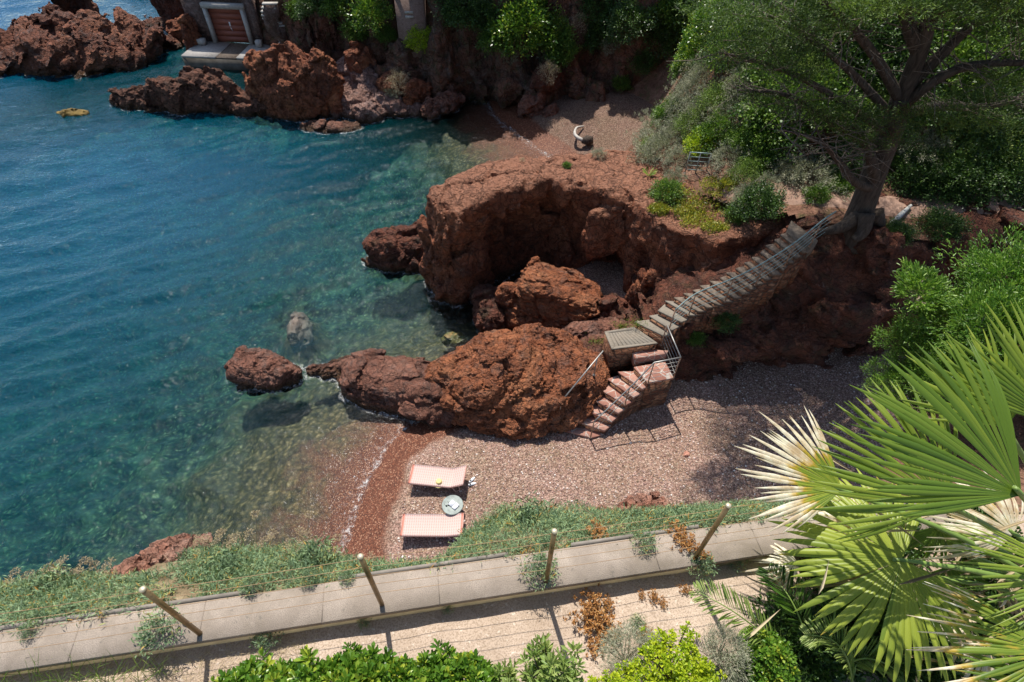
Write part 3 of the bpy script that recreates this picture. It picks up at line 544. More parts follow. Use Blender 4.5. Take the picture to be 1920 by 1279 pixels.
rk('pointed rock peeping over the top of the islet', [ell((-35.6, 50, .8), (1.5, 1.2, 2.4))], (-39, 49.5, -2), (-32, 54.5, 5.5), FARM, vx=.16, amp=.6, fr=.4, cob=.15, seed=63)
rk('tilted dark spire of rock left of the boathouse', [ell((-27.8, 50.5, 1.2), (1.7, 1.4, 3.1), 0, -16, 0), ell((-25.8, 50.0, .2), (2.4, 1.2, 1.2)), ell((-30, 50.4, 0), (1.8, 1.0, .6))], (-32.5, 47.5, -1.5), (-22.5, 53, 5.2), FARM, vx=.14, amp=.5, fr=.45, cob=.15, cobf=1.1, aniso=(1.6, 1, .6), seed=64)
rk('squat rust coloured rock in the channel beside the boathouse', [ell((-26.6, 47.4, .5), (.85, .8, 1.15))], (-28.4, 45.6, -1.2), (-24.6, 49.2, 2.6), ORNG, vx=.1, amp=.3, fr=.6, seed=65)
rk('foam ringed rock barely above the open water at the top', [ell((-34, 58.2, -.05), (3.2, 1.0, .6))], (-38, 56, -1), (-30, 60.5, 1), FARM, vx=.13, amp=.3, fr=.6, seed=66)
rk('craggy rock under the boathouse platform by the channel', [ell((-24.3, 44.6, .9), (.5, 1.0, 1.9))], (-25.6, 42.6, -1), (-22.8, 46.6, 3.4), ORNG, vx=.1, amp=.3, fr=.7, seed=67)
rk('dark rock filling the corner between boathouse wall and steps', [ell((-18.5, 46.3, 1.4), (1.5, 1.5, 2.9)), ell((-17.7, 45.2, .6), (1.2, 1.0, 1.6))], (-20.6, 43.4, -1), (-15.9, 48.6, 5), CLIFM, vx=.12, amp=.3, fr=.6, seed=69)
rk('rough rock wall rising behind the boathouse steps', [ell((-15.9, 44.2, 2), (1.5, 1.6, 3.4)), ell((-16.4, 45.8, 2.6), (2.2, 1.8, 4.0)), ell((-15, 43.2, 1), (1.5, 1.2, 2.4))], (-20, 40.6, -1), (-12.5, 49, 7.5), CLIFM, vx=.14, amp=.4, fr=.5, seed=68)

# distance from every water vertex to the nearest rock at the waterline
from mathutils.kdtree import KDTree
ring = []
for o in list(COL.objects):
    if o.type == 'MESH' and o.get('category') in ('rock', 'headland', 'cliff'):
        n = len(o.data.vertices); co = np.empty(n*3, np.float32); o.data.vertices.foreach_get('co', co); co = co.reshape(-1, 3)+np.array(o.location, np.float32); ring.append(co[(np.abs(co[:, 2]) < .09) & (co[:, 2].max() > .35)])
ring = np.concatenate(ring)[::2]; kd = KDTree(len(ring))
for i, c_ in enumerate(ring): kd.insert((c_[0], c_[1], 0), i)
kd.balance(); n = len(SEAO.data.vertices); co = np.empty(n*3, np.float32); SEAO.data.vertices.foreach_get('co', co); co = co.reshape(-1, 3); ds = np.full(n, 9., np.float32)
for i in np.nonzero((np.abs(co[:, 0]) < 48) & (co[:, 1] > 8) & (co[:, 1] < 62))[0]: ds[i] = kd.find((co[i, 0], co[i, 1], 0))[2]
SEAO.data.attributes.new('edge', 'FLOAT', 'POINT').data.foreach_set('value', ds)
# ============================================================ stone stairs, deck, upper stairs
def zp(zx, zy, sc_, ox, oy, z): return P(ox+zx/sc_, oy+zy/sc_, z)[:2]
Z6 = lambda x, y, z: zp(x, y, 4.264, 980, 560, z)
t = NT('flagstone'); p = t.coords(); vo = t.n('TexVoronoi', {'Vector': p, 'Scale': 3.2}).outputs; ed = t.vor(p, 3.2, 'DISTANCE_TO_EDGE')
c = t.ramp(t.sep(vo['Color'])[0], [(0, (.27, .12, .085)), (.5, (.36, .17, .125)), (1, (.43, .25, .19))]); n = t.noise(p, 12, 6, .65)
c = t.mix(t.ramp(n, [(.35, .4), (.6, 0.0)]), c, (.2, .1, .08)); c = t.mix(t.ramp(ed, [(.02, 1.0), (.045, 0.0)]), c, (.42, .36, .31))
FLAG = t.out(t.pbr(c, .8, t.bump(t.math('ADD', n, t.ramp(ed, [(0, 0.0), (.05, 1.0)])), .5, .02), .25))
t = NT('rubble_masonry'); p = t.coords(); ps = t.scalev(p, 1, 1, 1.9); vo = t.n('TexVoronoi', {'Vector': ps, 'Scale': 4.2}).outputs; ed = t.vor(ps, 4.2, 'DISTANCE_TO_EDGE'); n = t.noise(p, 14, 6, .7)
c = t.ramp(t.sep(vo['Color'])[0], [(0, (.13, .05, .03)), (.5, (.26, .11, .06)), (1, (.36, .19, .11))]); c = t.mix(t.ramp(n, [(.35, .5), (.6, 0.0)]), c, (.06, .03, .02)); c = t.mix(t.ramp(ed, [(.02, 1.0), (.07, 0.0)]), c, (.13, .09, .065))
MAS = t.out(t.pbr(c, .9, t.bump(t.math('ADD', t.math('MULTIPLY', n, .3), t.ramp(ed, [(0, 0.0), (.12, 1.0)])), .9, .05), .15))
t = NT('weathered_wood'); p = t.obj(); n = t.noise(t.scalev(p, 3, 22, 5), 2.0, 6, .65); n2 = t.noise(p, 2.0, 4, .6)
c = t.mix(t.ramp(n2, [(.35, 0.0), (.65, .6)]), t.ramp(n, [(.3, (.13, .105, .08)), (.7, (.30, .255, .20))]), (.20, .18, .15))
WOOD = t.out(t.pbr(c, .85, t.bump(n, .6, .01), .2))
t = NT('step_stone'); p = t.coords(); n = t.noise(p, 7, 6, .7); c = t.ramp(n, [(.3, (.085, .065, .05)), (.7, (.22, .17, .13))])
STEPM = t.out(t.pbr(c, .85, t.bump(n, .5, .03), .2))
Lz = [(310, 1048), (375, 960), (470, 875), (543, 795), (605, 715), (680, 640), (762, 582)]
Rz = [(550, 1112), (655, 1055), (712, 985), (765, 915), (825, 850), (888, 790), (955, 722)]
st = tag(empty('stone_staircase', (3.2, 11.6, .5)), 'lower flight of pink flagstone steps rising from the pebbles to a small landing', 'stairs')
LOC = np.array([3.2, 11.6, .5])
def part(mb, name, m, par, loc=LOC, smooth=False):
    o = mk(name, np.concatenate(mb.v)-loc, mb.f, m, par, smooth); return o
zs = [.80+.235*k for k in range(8)]; land = [Z6(890, 545, zs[7]), Z6(1140, 503, zs[7]), Z6(1212, 632, zs[7]), Z6(1000, 672, zs[7])]
Lp = [np.array(Z6(*Lz[k], zs[k])) for k in range(7)]; Rp = [np.array(Z6(*Rz[k], zs[k])) for k in range(7)]
Lp.append(np.array(land[0])); Rp.append(np.array(land[3]))
for k in range(7):
    l0, r0, l1, r1 = Lp[k], Rp[k], Lp[k+1], Rp[k+1]
    ov = .05; l2 = l1+(l1-l0)*ov; r2 = r1+(r1-r0)*ov
    mb = MB(); mb.prism([l0, r0, r2, l2], zs[k]-.10, zs[k], .012); s_ = part(mb, 'step', FLAG, st)
    mb = MB(); e = .03; mb.prism([l0+(l1-l0)*.06+(r0-l0)*e, r0+(r1-r0)*.06-(r0-l0)*e, r2-(r2-l2)*e, l2+(r2-l2)*e], .1, zs[k]-.102); part(mb, 'riser', MAS, s_, LOC)
mb = MB(); mb.prism(land, zs[7]-.09, zs[7], .012); part(mb, 'landing', FLAG, st)
c4 = np.mean(land, 0); inn = [tuple(np.array(q)+(c4-np.array(q))*.035) for q in land]
mb = MB(); mb.prism(inn, .1, zs[7]-.092); part(mb, 'landing_wall', MAS, st)
up = [Z6(880, 432, 2.72), Z6(1010, 405, 2.72), Z6(1165, 415, 2.72), Z6(1150, 440, 2.72), Z6(900, 478, 2.72)]
mb = MB(); mb.prism(up, 2.3, 2.72, .012); part(mb, 'top_step', FLAG, st)
# deck
dk = [np.array(Z6(*q, 3.0)) for q in ((655, 262), (895, 225), (1080, 355), (712, 402))]
dc = np.append(np.mean(dk, 0), 2.9); de = tag(empty('wooden_deck', dc), 'small grey wooden platform between the two flights of stairs', 'platform')
def inset(poly, d):
    c = np.mean(poly, 0); return [q+(c-q)/np.linalg.norm(c-q)*d*1.35 for q in poly]
ins = inset(dk, .13)
for i in range(4):
    mb = MB(); mb.prism([dk[i], dk[(i+1) % 4], ins[(i+1) % 4], ins[i]], 2.93, 3.0, .008); part(mb, 'frame_board', WOOD, de, dc)
n_ = 9
for i in range(n_):
    a0, a1 = (i+.04)/n_, (i+.96)/n_; q = [ins[0]+(ins[1]-ins[0])*a0, ins[0]+(ins[1]-ins[0])*a1, ins[3]+(ins[2]-ins[3])*a1, ins[3]+(ins[2]-ins[3])*a0]
    mb = MB(); mb.prism([x+(np.mean(q, 0)-x)*.03 for x in q], 2.93, 2.992, .005); part(mb, 'board', WOOD, de, dc)
mb = MB(); mb.prism(inset(dk, .02), 1.6, 2.925); part(mb, 'support_wall', MAS, de, dc)
# upper flight
us = tag(empty('upper_staircase', (5.3, 13.4, 3)), 'long upper flight of worn grey steps climbing the cliff to the path', 'stairs'); UL = np.array([5.3, 13.4, 3])
ulz = [((895, 182), (1128, 297)), ((1012, 135), (1195, 252)), ((1082, 92), (1270, 187)), ((1140, 14), (1335, 132))]
UP = []
for k, (a, b) in enumerate(ulz): z_ = 3.22+.2*k; UP.append((np.array(Z6(*a, z_)), np.array(Z6(*b, z_)), z_))
jit = np.random.default_rng(5); N2 = 15; zt = 6.42; tl = P(1478, 428, zt)[:2]; tr = P(1520, 462, zt)[:2]; l_, r__, z_ = UP[-1]
for k in range(1, N2+1):
    f = k/N2; sag = math.sin(math.pi*f)*.12; sag = math.sin(math.pi*f)*.2; UP.append((l_+(tl-l_)*f+np.array([sag, -sag])+jit.normal(0, .03, 2), r__+(tr-r__)*f+np.array([sag, -sag])+jit.normal(0, .03, 2), z_+(zt-z_)*f+jit.normal(0, .012)))
for k in range(len(UP)-1):
    l0, r0, z0 = UP[k]; l1, r1, z1 = UP[k+1]; l2 = l1+(l1-l0)*.1; r2 = r1+(r1-r0)*.1
    mb = MB(); mb.prism([l0, r0, r2, l2], z0-.07, z0, .012); s_ = part(mb, 'step', WOOD if k < 4 else STEPM, us, UL)
    mb = MB(); w_ = (r0-l0)*.02; mb.prism([l0+(l1-l0)*.08+w_, r0+(r1-r0)*.08-w_, r2-w_, l2+w_], max(z0-1.4, 2.0), z0-.072); part(mb, 'riser', MAS, s_, UL)
mb = MB(); mb.prism([UP[-1][0], UP[-1][1], UP[-1][1]+np.array([.35, .35]), UP[-1][0]+np.array([.25, .45])], zt-.5, zt-.01); part(mb, 'top_slab', STEPM, us, UL)
# rails
def rail(label, posts, rails, pm, rm, cat='railing', prad=.022, name='handrail'):
    b = np.array(posts[0][0]); o = tag(empty(name, b), label, cat)
    for a, c in posts:
        mb = MB(); mb.tube([a, c], prad, 8); part(mb, 'post', pm, o, b, True)
        mb = MB(); mb.lathe([(.05, 0), (.05, .012)], a, 10); part(mb, 'foot_plate', pm, o, b)
    for nm_2, pts, r in rails:
        mb = MB(); mb.tube(pts, r, 8); part(mb, nm_2, rm, o, b, True)
    return o
def pp(px, py, z): return P(px, py, z)
def curve(pts, n=4):
    pts = np.array(pts); o = []
    for i in range(len(pts)-1):
        p0 = pts[max(i-1, 0)]; p1 = pts[i]; p2 = pts[i+1]; p3 = pts[min(i+2, len(pts)-1)]
        for k in range(n):
            t_ = k/n; o.append(.5*((2*p1)+(-p0+p2)*t_+(2*p0-5*p1+4*p2-p3)*t_**2+(-p0+3*p1-3*p2+p3)*t_**3))
    o.append(pts[-1]); return o
def stairpt(f, side=1.0, dz=0):   # a point along the right side of the upper flight
    x = f*(len(UP)-1); i = min(int(x), len(UP)-2); u = x-i; q = [UP[i][0]*(1-s)+UP[i][1]*s for s in (side,)][0]; q2 = UP[i+1][0]*(1-side)+UP[i+1][1]*side
    return np.array([*(q*(1-u)+q2*u), UP[i][2]*(1-u)+UP[i+1][2]*u+dz])
fs = [.04, .17, .40, .60, .80, 1.0]; pb = [stairpt(f, .95, -.04) for f in fs]; pb.append(pb[-1]+np.array([.55, .45, .03]))
tops = [q+np.array([0, 0, 1.0]) for q in pb]; tops[0] = pb[0]+np.array([0, 0, 1.05])
rl = [('top_rail', curve(tops), .024)]+[('wire', curve([a*(1-h)+b*h for a, b in zip(pb, tops)]), .008) for h in (.22, .42, .62, .82)]
rail('long green grey railing following the upper flight of steps', list(zip(pb, tops))[:6], rl, RUSTY, GREENR)
se = np.array([*land[2], zs[7]]); sw = np.array([*land[3], zs[7]]); ne = np.array([UP[0][1][0], UP[0][1][1], 2.75]); se = se+(np.append(c4, zs[7])-se)*.04; sw = sw+(np.append(c4, zs[7])-sw)*.05
e1 = np.array([0, 0, 1.]); pz_ = [ne, se, sw]+[np.append(Rp[k]*.97+Lp[k]*.03, zs[k]) for k in (4, 0)]
tp = [ne+e1*1.0, se+e1*1.05, sw+e1*1.02, pz_[3]+e1*.92, pz_[4]+e1*.95]
rl = [('top_rail', [tp[0], tp[1]], .024), ('top_rail', [tp[1], tp[2]]+curve([tp[2], tp[3], tp[4]])[1:], .024)]
for h in (.2, .4, .6, .8): rl.append(('wire', [a*(1-h)+b*h for a, b in zip(pz_[:3], tp[:3])], .009))
for h in (.35, .65): rl.append(('wire', [a*(1-h)+b*h for a, b in zip(pz_[2:], tp[2:])], .009))
rail('rusty grey railing around the landing and down the lower steps', list(zip(pz_, tp)), rl, RUSTY, STEELM)
ha, hb_ = Z6(250, 893, 1.75), Z6(645, 416, 3.35); ha = np.array([*ha, 1.75]); hb_ = np.array([*hb_, 3.35])
mid = ha*.5+hb_*.5
rail('single straight handrail fixed to the red rock left of the lower steps', [(ha*.85+hb_*.15-np.array([0, 0, .9]), ha*.85+hb_*.15), (ha*.12+hb_*.88-np.array([0, 0, .9]), ha*.12+hb_*.88)], [('top_rail', [ha, hb_], .026)], STEELM, STEELM)
# far terrace railing (top left of the hill)
a = P(1284, 325, 5.6); b = P(1322, 328, 5.7); c = P(1333, 322, 5.7)
def railpost(q, h=.9): return (q, q+np.array([0, 0, h]))
ps = [railpost(a), railpost(a*.5+b*.5), railpost(b)]
rail('short metal fence with a green top bar among the shrubs above the headland', ps, [('top_rail', [x[1] for x in ps], .022)]+[('bar', [x[0]*(1-h)+x[1]*h for x in ps], .011) for h in (.2, .4, .6, .8)]+[('brace', [ps[2][1], ps[2][0]+np.array([.35, .3, .1])], .012)], STEELM, GREENR, 'fence', name='metal_fence')
a = P(1556, 84, 11.0); b = P(1600, 76, 11.0); ps = [railpost(a, .7), railpost(b, .7)]
rail('small wooden fence glimpsed through the cypress branches high on the hill', ps, [('bar', [x[0]*(1-h)+x[1]*h for x in ps], .02) for h in (.45, .9)], DRYTW, DRYTW, 'fence', prad=.03, name='wooden_fence')

# ============================================================ loungers, table, hat
t = NT('woven_webbing'); p = t.obj(); s = t.sep(p); 
sx = t.math('SINE', t.math('MULTIPLY', s[0], 92)); sy = t.math('SINE', t.math('MULTIPLY', s[1], 70))
chk = t.math('ADD', t.math('MULTIPLY', sx, .7), t.math('MULTIPLY', t.math('MULTIPLY', sx, sy), .5))
end = t.mr(t.math('ABSOLUTE', t.math('ADD', s[0], .0)), .86, .875); n = t.noise(p, 60, 2, .5)
c = t.mix(t.mr(chk, -.45, -.15), (.50, .31, .265), (.55, .40, .355)); c = t.mix(end, c, (.55, .21, .15))
WEAVE = t.out(t.pbr(c, .75, t.bump(t.math('ADD', chk, n), .6, .008), .2))
LEGM = plain('pink_painted_metal', (.55, .35, .28), .5, .4); BINDM = plain('coral_binding', (.46, .25, .20), .7)
def lounger(loc, rz, raise_, label, sag=0):
    o = tag(empty('sun_lounger', loc, rz), label, 'sun lounger', 'woven loungers on the pebbles')
    L, Wd, hz_ = 1.88, .70, .33; n = 36; hg = .42     # hinge x
    def zc(x): return hz_+(max(0, x-hg)*math.tan(raise_) if x > hg else 0)
    xs = np.linspace(-L/2, L/2, n); V = []; ny = 10
    for top in (0, 1):
        for x in xs:
            xx = x if x < hg else hg+(x-hg)*math.cos(raise_)
            zz = hz_+(0 if x < hg else (x-hg)*math.sin(raise_))
            for j in range(ny+1):
                y = -Wd/2+Wd*j/ny; d = -.028*(1-(2*j/ny-1)**2)-sag*math.exp(-((x-hg)/.22)**2)*(1-(2*j/ny-1)**2)
                V.append((xx, y, zz+d+(.012 if top else -.018)))
    V = np.array(V); m = ny+1; i = np.arange(n*m).reshape(n, m); q = np.stack([i[:-1, :-1], i[1:, :-1], i[1:, 1:], i[:-1, 1:]], -1).reshape(-1, 4)
    Qs = [q+n*m, q[:, ::-1]]
    for a_ in (i[:, 0], i[:, -1], i[0], i[-1]):
        Qs.append(np.stack([a_[:-1], a_[1:], a_[1:]+n*m, a_[:-1]+n*m], 1))
    mk('woven_bed', V, Qs, WEAVE, o, True)
    hx = lambda x: (x if x < hg else hg+(x-hg)*math.cos(raise_)); hh = lambda x: hz_-.02+(0 if x < hg else (x-hg)*math.sin(raise_))
    for sgn in (-1, 1):
        mb = MB(); mb.tube([(hx(x), sgn*(Wd/2-.004), hh(x)) for x in (-L/2, -.3, hg-.02, hg+.03, L/2)], .021, 8); mk('side_rail', np.concatenate(mb.v), mb.f, BINDM, o, True)
    for x in (-L/2, L/2):
        mb = MB(); mb.tube([(hx(x), -Wd/2+.0, hh(x)), (hx(x), Wd/2, hh(x))], .021, 8); mk('end_rail', np.concatenate(mb.v), mb.f, BINDM, o, True)
    for x, dx in ((-L/2+.1, -.05), (hg+.02, .16)):
        for sgn in (-1, 1):
            mb = MB(); mb.tube([(x, sgn*(Wd/2-.06), hz_-.03), (x+dx, sgn*(Wd/2-.04), -.03)], .017, 8); mk('leg', np.concatenate(mb.v), mb.f, LEGM, o, True)
    for sgn in (-1, 1):
        mb = MB(); mb.tube([(hx(L/2-.2), sgn*(Wd/2-.06), hh(L/2-.2)), (hg+.3, sgn*(Wd/2-.06), .1), (hg+.16, sgn*(Wd/2-.05), .0)], .013, 8); mk('back_prop', np.concatenate(mb.v), mb.f, LEGM, o, True)
    return o
def gz(x, y): return float(bedz(np.array([[x]]), np.array([[y]]))[0, 0])
def mid4(pts, z): return np.mean([P(a, b, z) for a, b in pts], 0)
zl = .45; l1 = mid4([(782, 878), (884, 880), (853, 918), (774, 908)], zl+.38); a1 = P(778, 893, zl+.35); b1 = P(868, 902, zl+.35)
ang = math.atan2(b1[1]-a1[1], b1[0]-a1[0]); zz = gz(l1[0], l1[1]); lounger((l1[0], l1[1], zz+.03), ang, R(33), 'red and white woven sun lounger with a straw hat on it, farther of the two', .02)
l2 = mid4([(760, 966), (872, 967), (865, 1010), (748, 1010)], zl+.35); a1 = P(754, 988, zl+.35); b1 = P(868, 989, zl+.35)
ang2 = math.atan2(b1[1]-a1[1], b1[0]-a1[0]); zz2 = gz(l2[0], l2[1]); lounger((l2[0], l2[1], zz2+.03), ang2, R(12), 'empty red and white woven sun lounger nearer the terrace', 0)
STRAW = plain('straw_hat_weave', (.62, .50, .22), .8, .2, 0, .15, 60, .6)
h = P(823, 903, zz+.38); h[2] = zz+.03+.285; mb = MB(); mb.lathe([(.001, .004), (.17, .0), (.205, .012), (.20, .02), (.105, .022), (.10, .06), (.088, .105), (.06, .12), (.03, .108), (.001, .106)], n=28)
ht = tag(empty('straw_hat', h), 'round pale straw hat lying on the farther lounger', 'hat'); mk('brim_and_crown', np.concatenate(mb.v), mb.f, STRAW, ht, True)
mb = MB(); mb.lathe([(.107, .024), (.110, .024), (.107, .048), (.104, .048)], n=28); mk('hat_band', np.concatenate(mb.v), mb.f, plain('hat_ribbon', (.5, .42, .2), .7), ht, True)
tb = P(849, 951, zl+.42); tz = gz(tb[0], tb[1]); to = tag(empty('side_table', (tb[0], tb[1], tz)), 'round mottled grey stone side table standing between the two loungers', 'side table')
TBM = plain('mottled_stone', (.19, .225, .205), .5, .4, 0, .4, 8)
mb = MB(); mb.lathe([(.001, .40), (.30, .40), (.33, .412), (.335, .43), (.325, .445), (.305, .44), (.001, .438)], n=40); mk('table_top', np.concatenate(mb.v), mb.f, TBM, to, True)
mb = MB(); mb.lathe([(.2, -.03), (.17, .05), (.09, .2), (.12, .38), (.15, .40)], n=24); mk('pedestal', np.concatenate(mb.v), mb.f, TBM, to, True)
# magazine and glasses on the table
t = NT('magazine_print'); p = t.obj(); n = t.noise(p, 14, 3, .6); PRT = t.out(t.pbr(t.ramp(n, [(.45, (.6, .61, .63)), (.52, (.35, .37, .40)), (.58, (.8, .8, .82))]), .4))
mg = tag(empty('magazine', (tb[0]+.04, tb[1]-.01, tz+.44), R(-38)), 'open white magazine lying on the round table', 'magazine')
for sgn in (-1, 1):
    xs = np.linspace(0, .15, 7); V = [(sgn*x, y, .006+.03*math.sin(x/.15*2.6)+zo) for zo in (0, .006) for x in xs for y in (-.105, .105)]
    f = []
    for k in range(6):
        a = 2*k; f += [(a, a+1, a+3, a+2), (a+14, a+16, a+17, a+15), (a, a+2, a+16, a+14), (a+1, a+15, a+17, a+3)]
    f += [(12, 13, 27, 26), (0, 14, 15, 1)]; mk('page', np.array(V), f, PRT, mg)
gs = tag(empty('sunglasses', (tb[0]-.15, tb[1]-.03, tz+.447), R(30)), 'dark sunglasses lying beside the magazine on the round table', 'sunglasses'); BLK = plain('black_plastic', (.02, .02, .02), .3)
for sgn in (-1, 1):
    mb = MB(); mb.lathe([(.001, 0), (.027, .002), (.028, .006), (.001, .008)], (sgn*.034, 0, .004), 16); mk('lens', np.concatenate(mb.v), mb.f, BLK, gs)
    mb = MB(); mb.tube([(sgn*.062, 0, .01), (sgn*.066, .07, .012), (sgn*.06, .12, .004)], .003, 6); mk('temple', np.concatenate(mb.v), mb.f, BLK, gs)
mb = MB(); mb.tube([(-.009, 0, .01), (0, .004, .013), (.009, 0, .01)], .003, 6); mk('bridge', np.concatenate(mb.v), mb.f, BLK, gs)
# white canvas shoes and bag beside the far lounger
wh = plain('white_canvas', (.75, .76, .78), .8); sh_ = P(886, 914, zl)
for k, (dx, dy, rz) in enumerate([(0, 0, .4), (-.02, .16, .9)]):
    o = tag(empty('shoe', (sh_[0]+dx, sh_[1]+dy, gz(sh_[0]+dx, sh_[1]+dy)+.0), rz), ['white canvas shoe, the nearer of two by the raised end of the farther lounger', 'white canvas shoe, the farther of two by the raised end of the farther lounger'][k], 'shoe', 'pair of shoes on the pebbles')
    V = []; 
    for u in np.linspace(0, 1, 9):
        wd = .045*math.sin(math.pi*min(.98, max(.06, .1+u*.85)))**.5; hh_ = .075*(1-u)**.6+.03
        for a in np.linspace(0, 2*math.pi, 12, endpoint=False): V.append(((u-.5)*.27, wd*math.cos(a), hh_/2+hh_/2*math.sin(a)))
    f = [(k_*12+a, k_*12+(a+1) % 12, (k_+1)*12+(a+1) % 12, (k_+1)*12+a) for k_ in range(8) for a in range(12)]+[tuple(range(12)), tuple(range(96, 108))]
    mk('upper', np.array(V), f, wh, o, True); mb = MB(); mb.lathe([(.03, 0), (.028, .012), (.001, .012)], (-.07, 0, .088), 12); mk('opening_shade_disc', np.concatenate(mb.v), mb.f, BLK, o)  # solid black disc stands for the shaded inside of the shoe

# ============================================================ terrace above the beach
WZ = 12.3
e0, e1_ = P(0, 1260, WZ)[:2], P(1470, 1034, WZ)[:2]; dv = (e1_-e0)/np.linalg.norm(e1_-e0); nv = np.array([-dv[1], dv[0]])
def W(s, tt): q = e0+dv*s+nv*tt; return q      # along the coping, across it (outwards positive)
t = NT('aggregate_concrete'); p = t.coords(); n = t.noise(p, 3, 7, .65); v = t.vor(p, 90, 'F1'); c = t.ramp(n, [(.3, (.22, .18, .14)), (.7, (.39, .325, .265))]); c = t.mix(t.ramp(t.noise(p, 120, 2, .5), [(.42, .6), (.55, 0.0)]), c, (.2, .165, .14))
c = t.mix(t.ramp(t.noise(p, 1.7, 8, .75, 1.0), [(.5, 0.0), (.66, .6)]), c, (.20, .165, .125)); c = t.mix(t.ramp(t.noise(p, 11, 5, .7), [(.62, 0.0), (.68, .55)]), c, (.13, .12, .10))
AGG = t.out(t.pbr(c, .9, t.bump(t.math('ADD', n, t.noise(p, 120, 2, .5)), .5, .006), .2))
wl = tag(empty('retaining_wall', (*W(3, .15), WZ)), 'low concrete wall with a flat pale coping along the terrace edge', 'wall'); wo = np.array([*W(3, .15), WZ])
mb = MB(); segs = np.linspace(-1.5, 8.5, 11)
for a, b in zip(segs[:-1], segs[1:]): mb.prism([W(a, 0), W(b, 0), W(b, .33), W(a, .33)], WZ-.06, WZ, .006)
part(mb, 'coping', AGG, wl, wo)
mb = MB(); mb.prism([W(-1.5, .02), W(8.5, .02), W(8.5, .31), W(-1.5, .31)], WZ-1.0, WZ-.062); part(mb, 'wall_face', plain('stained_plaster', (.33, .26, .15), .9, .2, 0, .3, 5), wl, wo)
mb = MB()
for a, b in ((-.5, 1.9), (2.62, 4.15), (4.75, 5.35), (5.45, 6.0)): mb.prism([W(a, .335), W(b, .335), W(b, .365), W(a, .365)], WZ-.08, WZ+.012)
part(mb, 'edge_board', plain('grey_board', (.22, .19, .16), .9), wl, wo)
# terrace ground
gx2 = np.arange(-6, 9, .06); gy2 = np.arange(-3, 4, .06)
def tz_(X, Y):
    p = np.stack([X.ravel(), Y.ravel(), 0*X.ravel()], 1); return WZ-.20+(fbm(p*1.6, 3)*.03+fbm(p*9, 2)*.006).reshape(X.shape)
t = NT('terrace_sand'); p = t.coords(); n = t.noise(p, 2.2, 7, .65); n2 = t.noise(p, 70, 3, .6); n3 = t.noise(p, 26, 4, .6)
c = t.ramp(n, [(.3, (.36, .275, .205)), (.7, (.52, .41, .32))]); c = t.mix(t.ramp(n2, [(.4, .6), (.52, 0.0)]), c, (.22, .16, .11)); c = t.mix(t.ramp(n3, [(.62, 0.0), (.68, .6)]), c, (.7, .62, .52))
SANDM = t.out(t.pbr(c, .95, t.bump(t.math('ADD', n2, n3), .6, .01), .1))
tag(heightmesh('terrace_ground', gx2, gy2, tz_, SANDM, mask=lambda X, Y, Z: (((X-e0[0])*nv[0]+(Y-e0[1])*nv[1]) < .12)), 'sandy gravel strip inside the terrace wall', kind='structure')
# posts and cables
PB = [P(375, 1188, WZ), P(716, 1133, WZ), P(1024, 1090, WZ), P(1303, 1046, WZ)]
PT_ = [P(266, 1105, WZ+1.05), P(677, 1043, WZ+1.05), P(1040, 995, WZ+1.05), P(1369, 948, WZ+1.05)]
bases = [PB[0]-(PB[1]-PB[0])*1.03]+PB+[PB[3]+(PB[3]-PB[2])*1.02]; topz = [(PB[0]+np.array([0, 0, 1.05]))-(PB[1]-PB[0])*1.03]+[q+np.array([0, 0, 1.05]) for q in PB]+[PB[3]+(PB[3]-PB[2])*1.02+np.array([0, 0, 1.05])]
PL = ['leftmost bronze fence post of the terrace, leaning line of it starts at the left grass', 'second bronze fence post from the left, in front of the wet pebbles', 'third bronze fence post from the left, under the middle of the beach', 'rightmost bronze fence post, by the orange dead weeds and palm leaves']
PL[0] = 'leftmost of the four bronze fence posts on the terrace wall'
for k in range(4):
    b = bases[k+1]; o = tag(empty('fence_post', b), PL[k], 'fence post', 'bronze fence posts along the terrace wall')
    mb = MB(); mb.tube([(0, 0, -.01), (0, 0, 1.035)], .021, 14); mk('tube', np.concatenate(mb.v), mb.f, BRASS, o, True)
    mb = MB(); mb.lathe([(.021, 1.032), (.0235, 1.036), (.0235, 1.046), (.016, 1.054), (.001, 1.056)], n=14); mk('cap', np.concatenate(mb.v), mb.f, plain('pale_cap', (.55, .48, .33), .4, .5, .4), o, True)
CAB = plain('rusty_cable', (.34, .22, .12), .6, .3, .3)
CLB = ['topmost', 'second from the top', 'middle', 'second from the bottom', 'lowest']
for k, h in enumerate((1.0, .84, .66, .48, .28)):
    pts = []
    for i in range(len(bases)-1):
        for u in np.linspace(0, 1, 8, endpoint=False): q = bases[i]*(1-u)+bases[i+1]*u+np.array([0, 0, h-.012*math.sin(math.pi*u)]); pts.append(q)
    pts.append(bases[-1]+np.array([0, 0, h])); mb = MB(); mb.tube(pts, 0.0021, 5); o = mb.build('fence_cable', CAB, None, True, loc=bases[2])
    tag(o, f'{CLB[k]} of the five thin rusty cables strung between the terrace posts', 'cable', 'cables of the terrace fence')
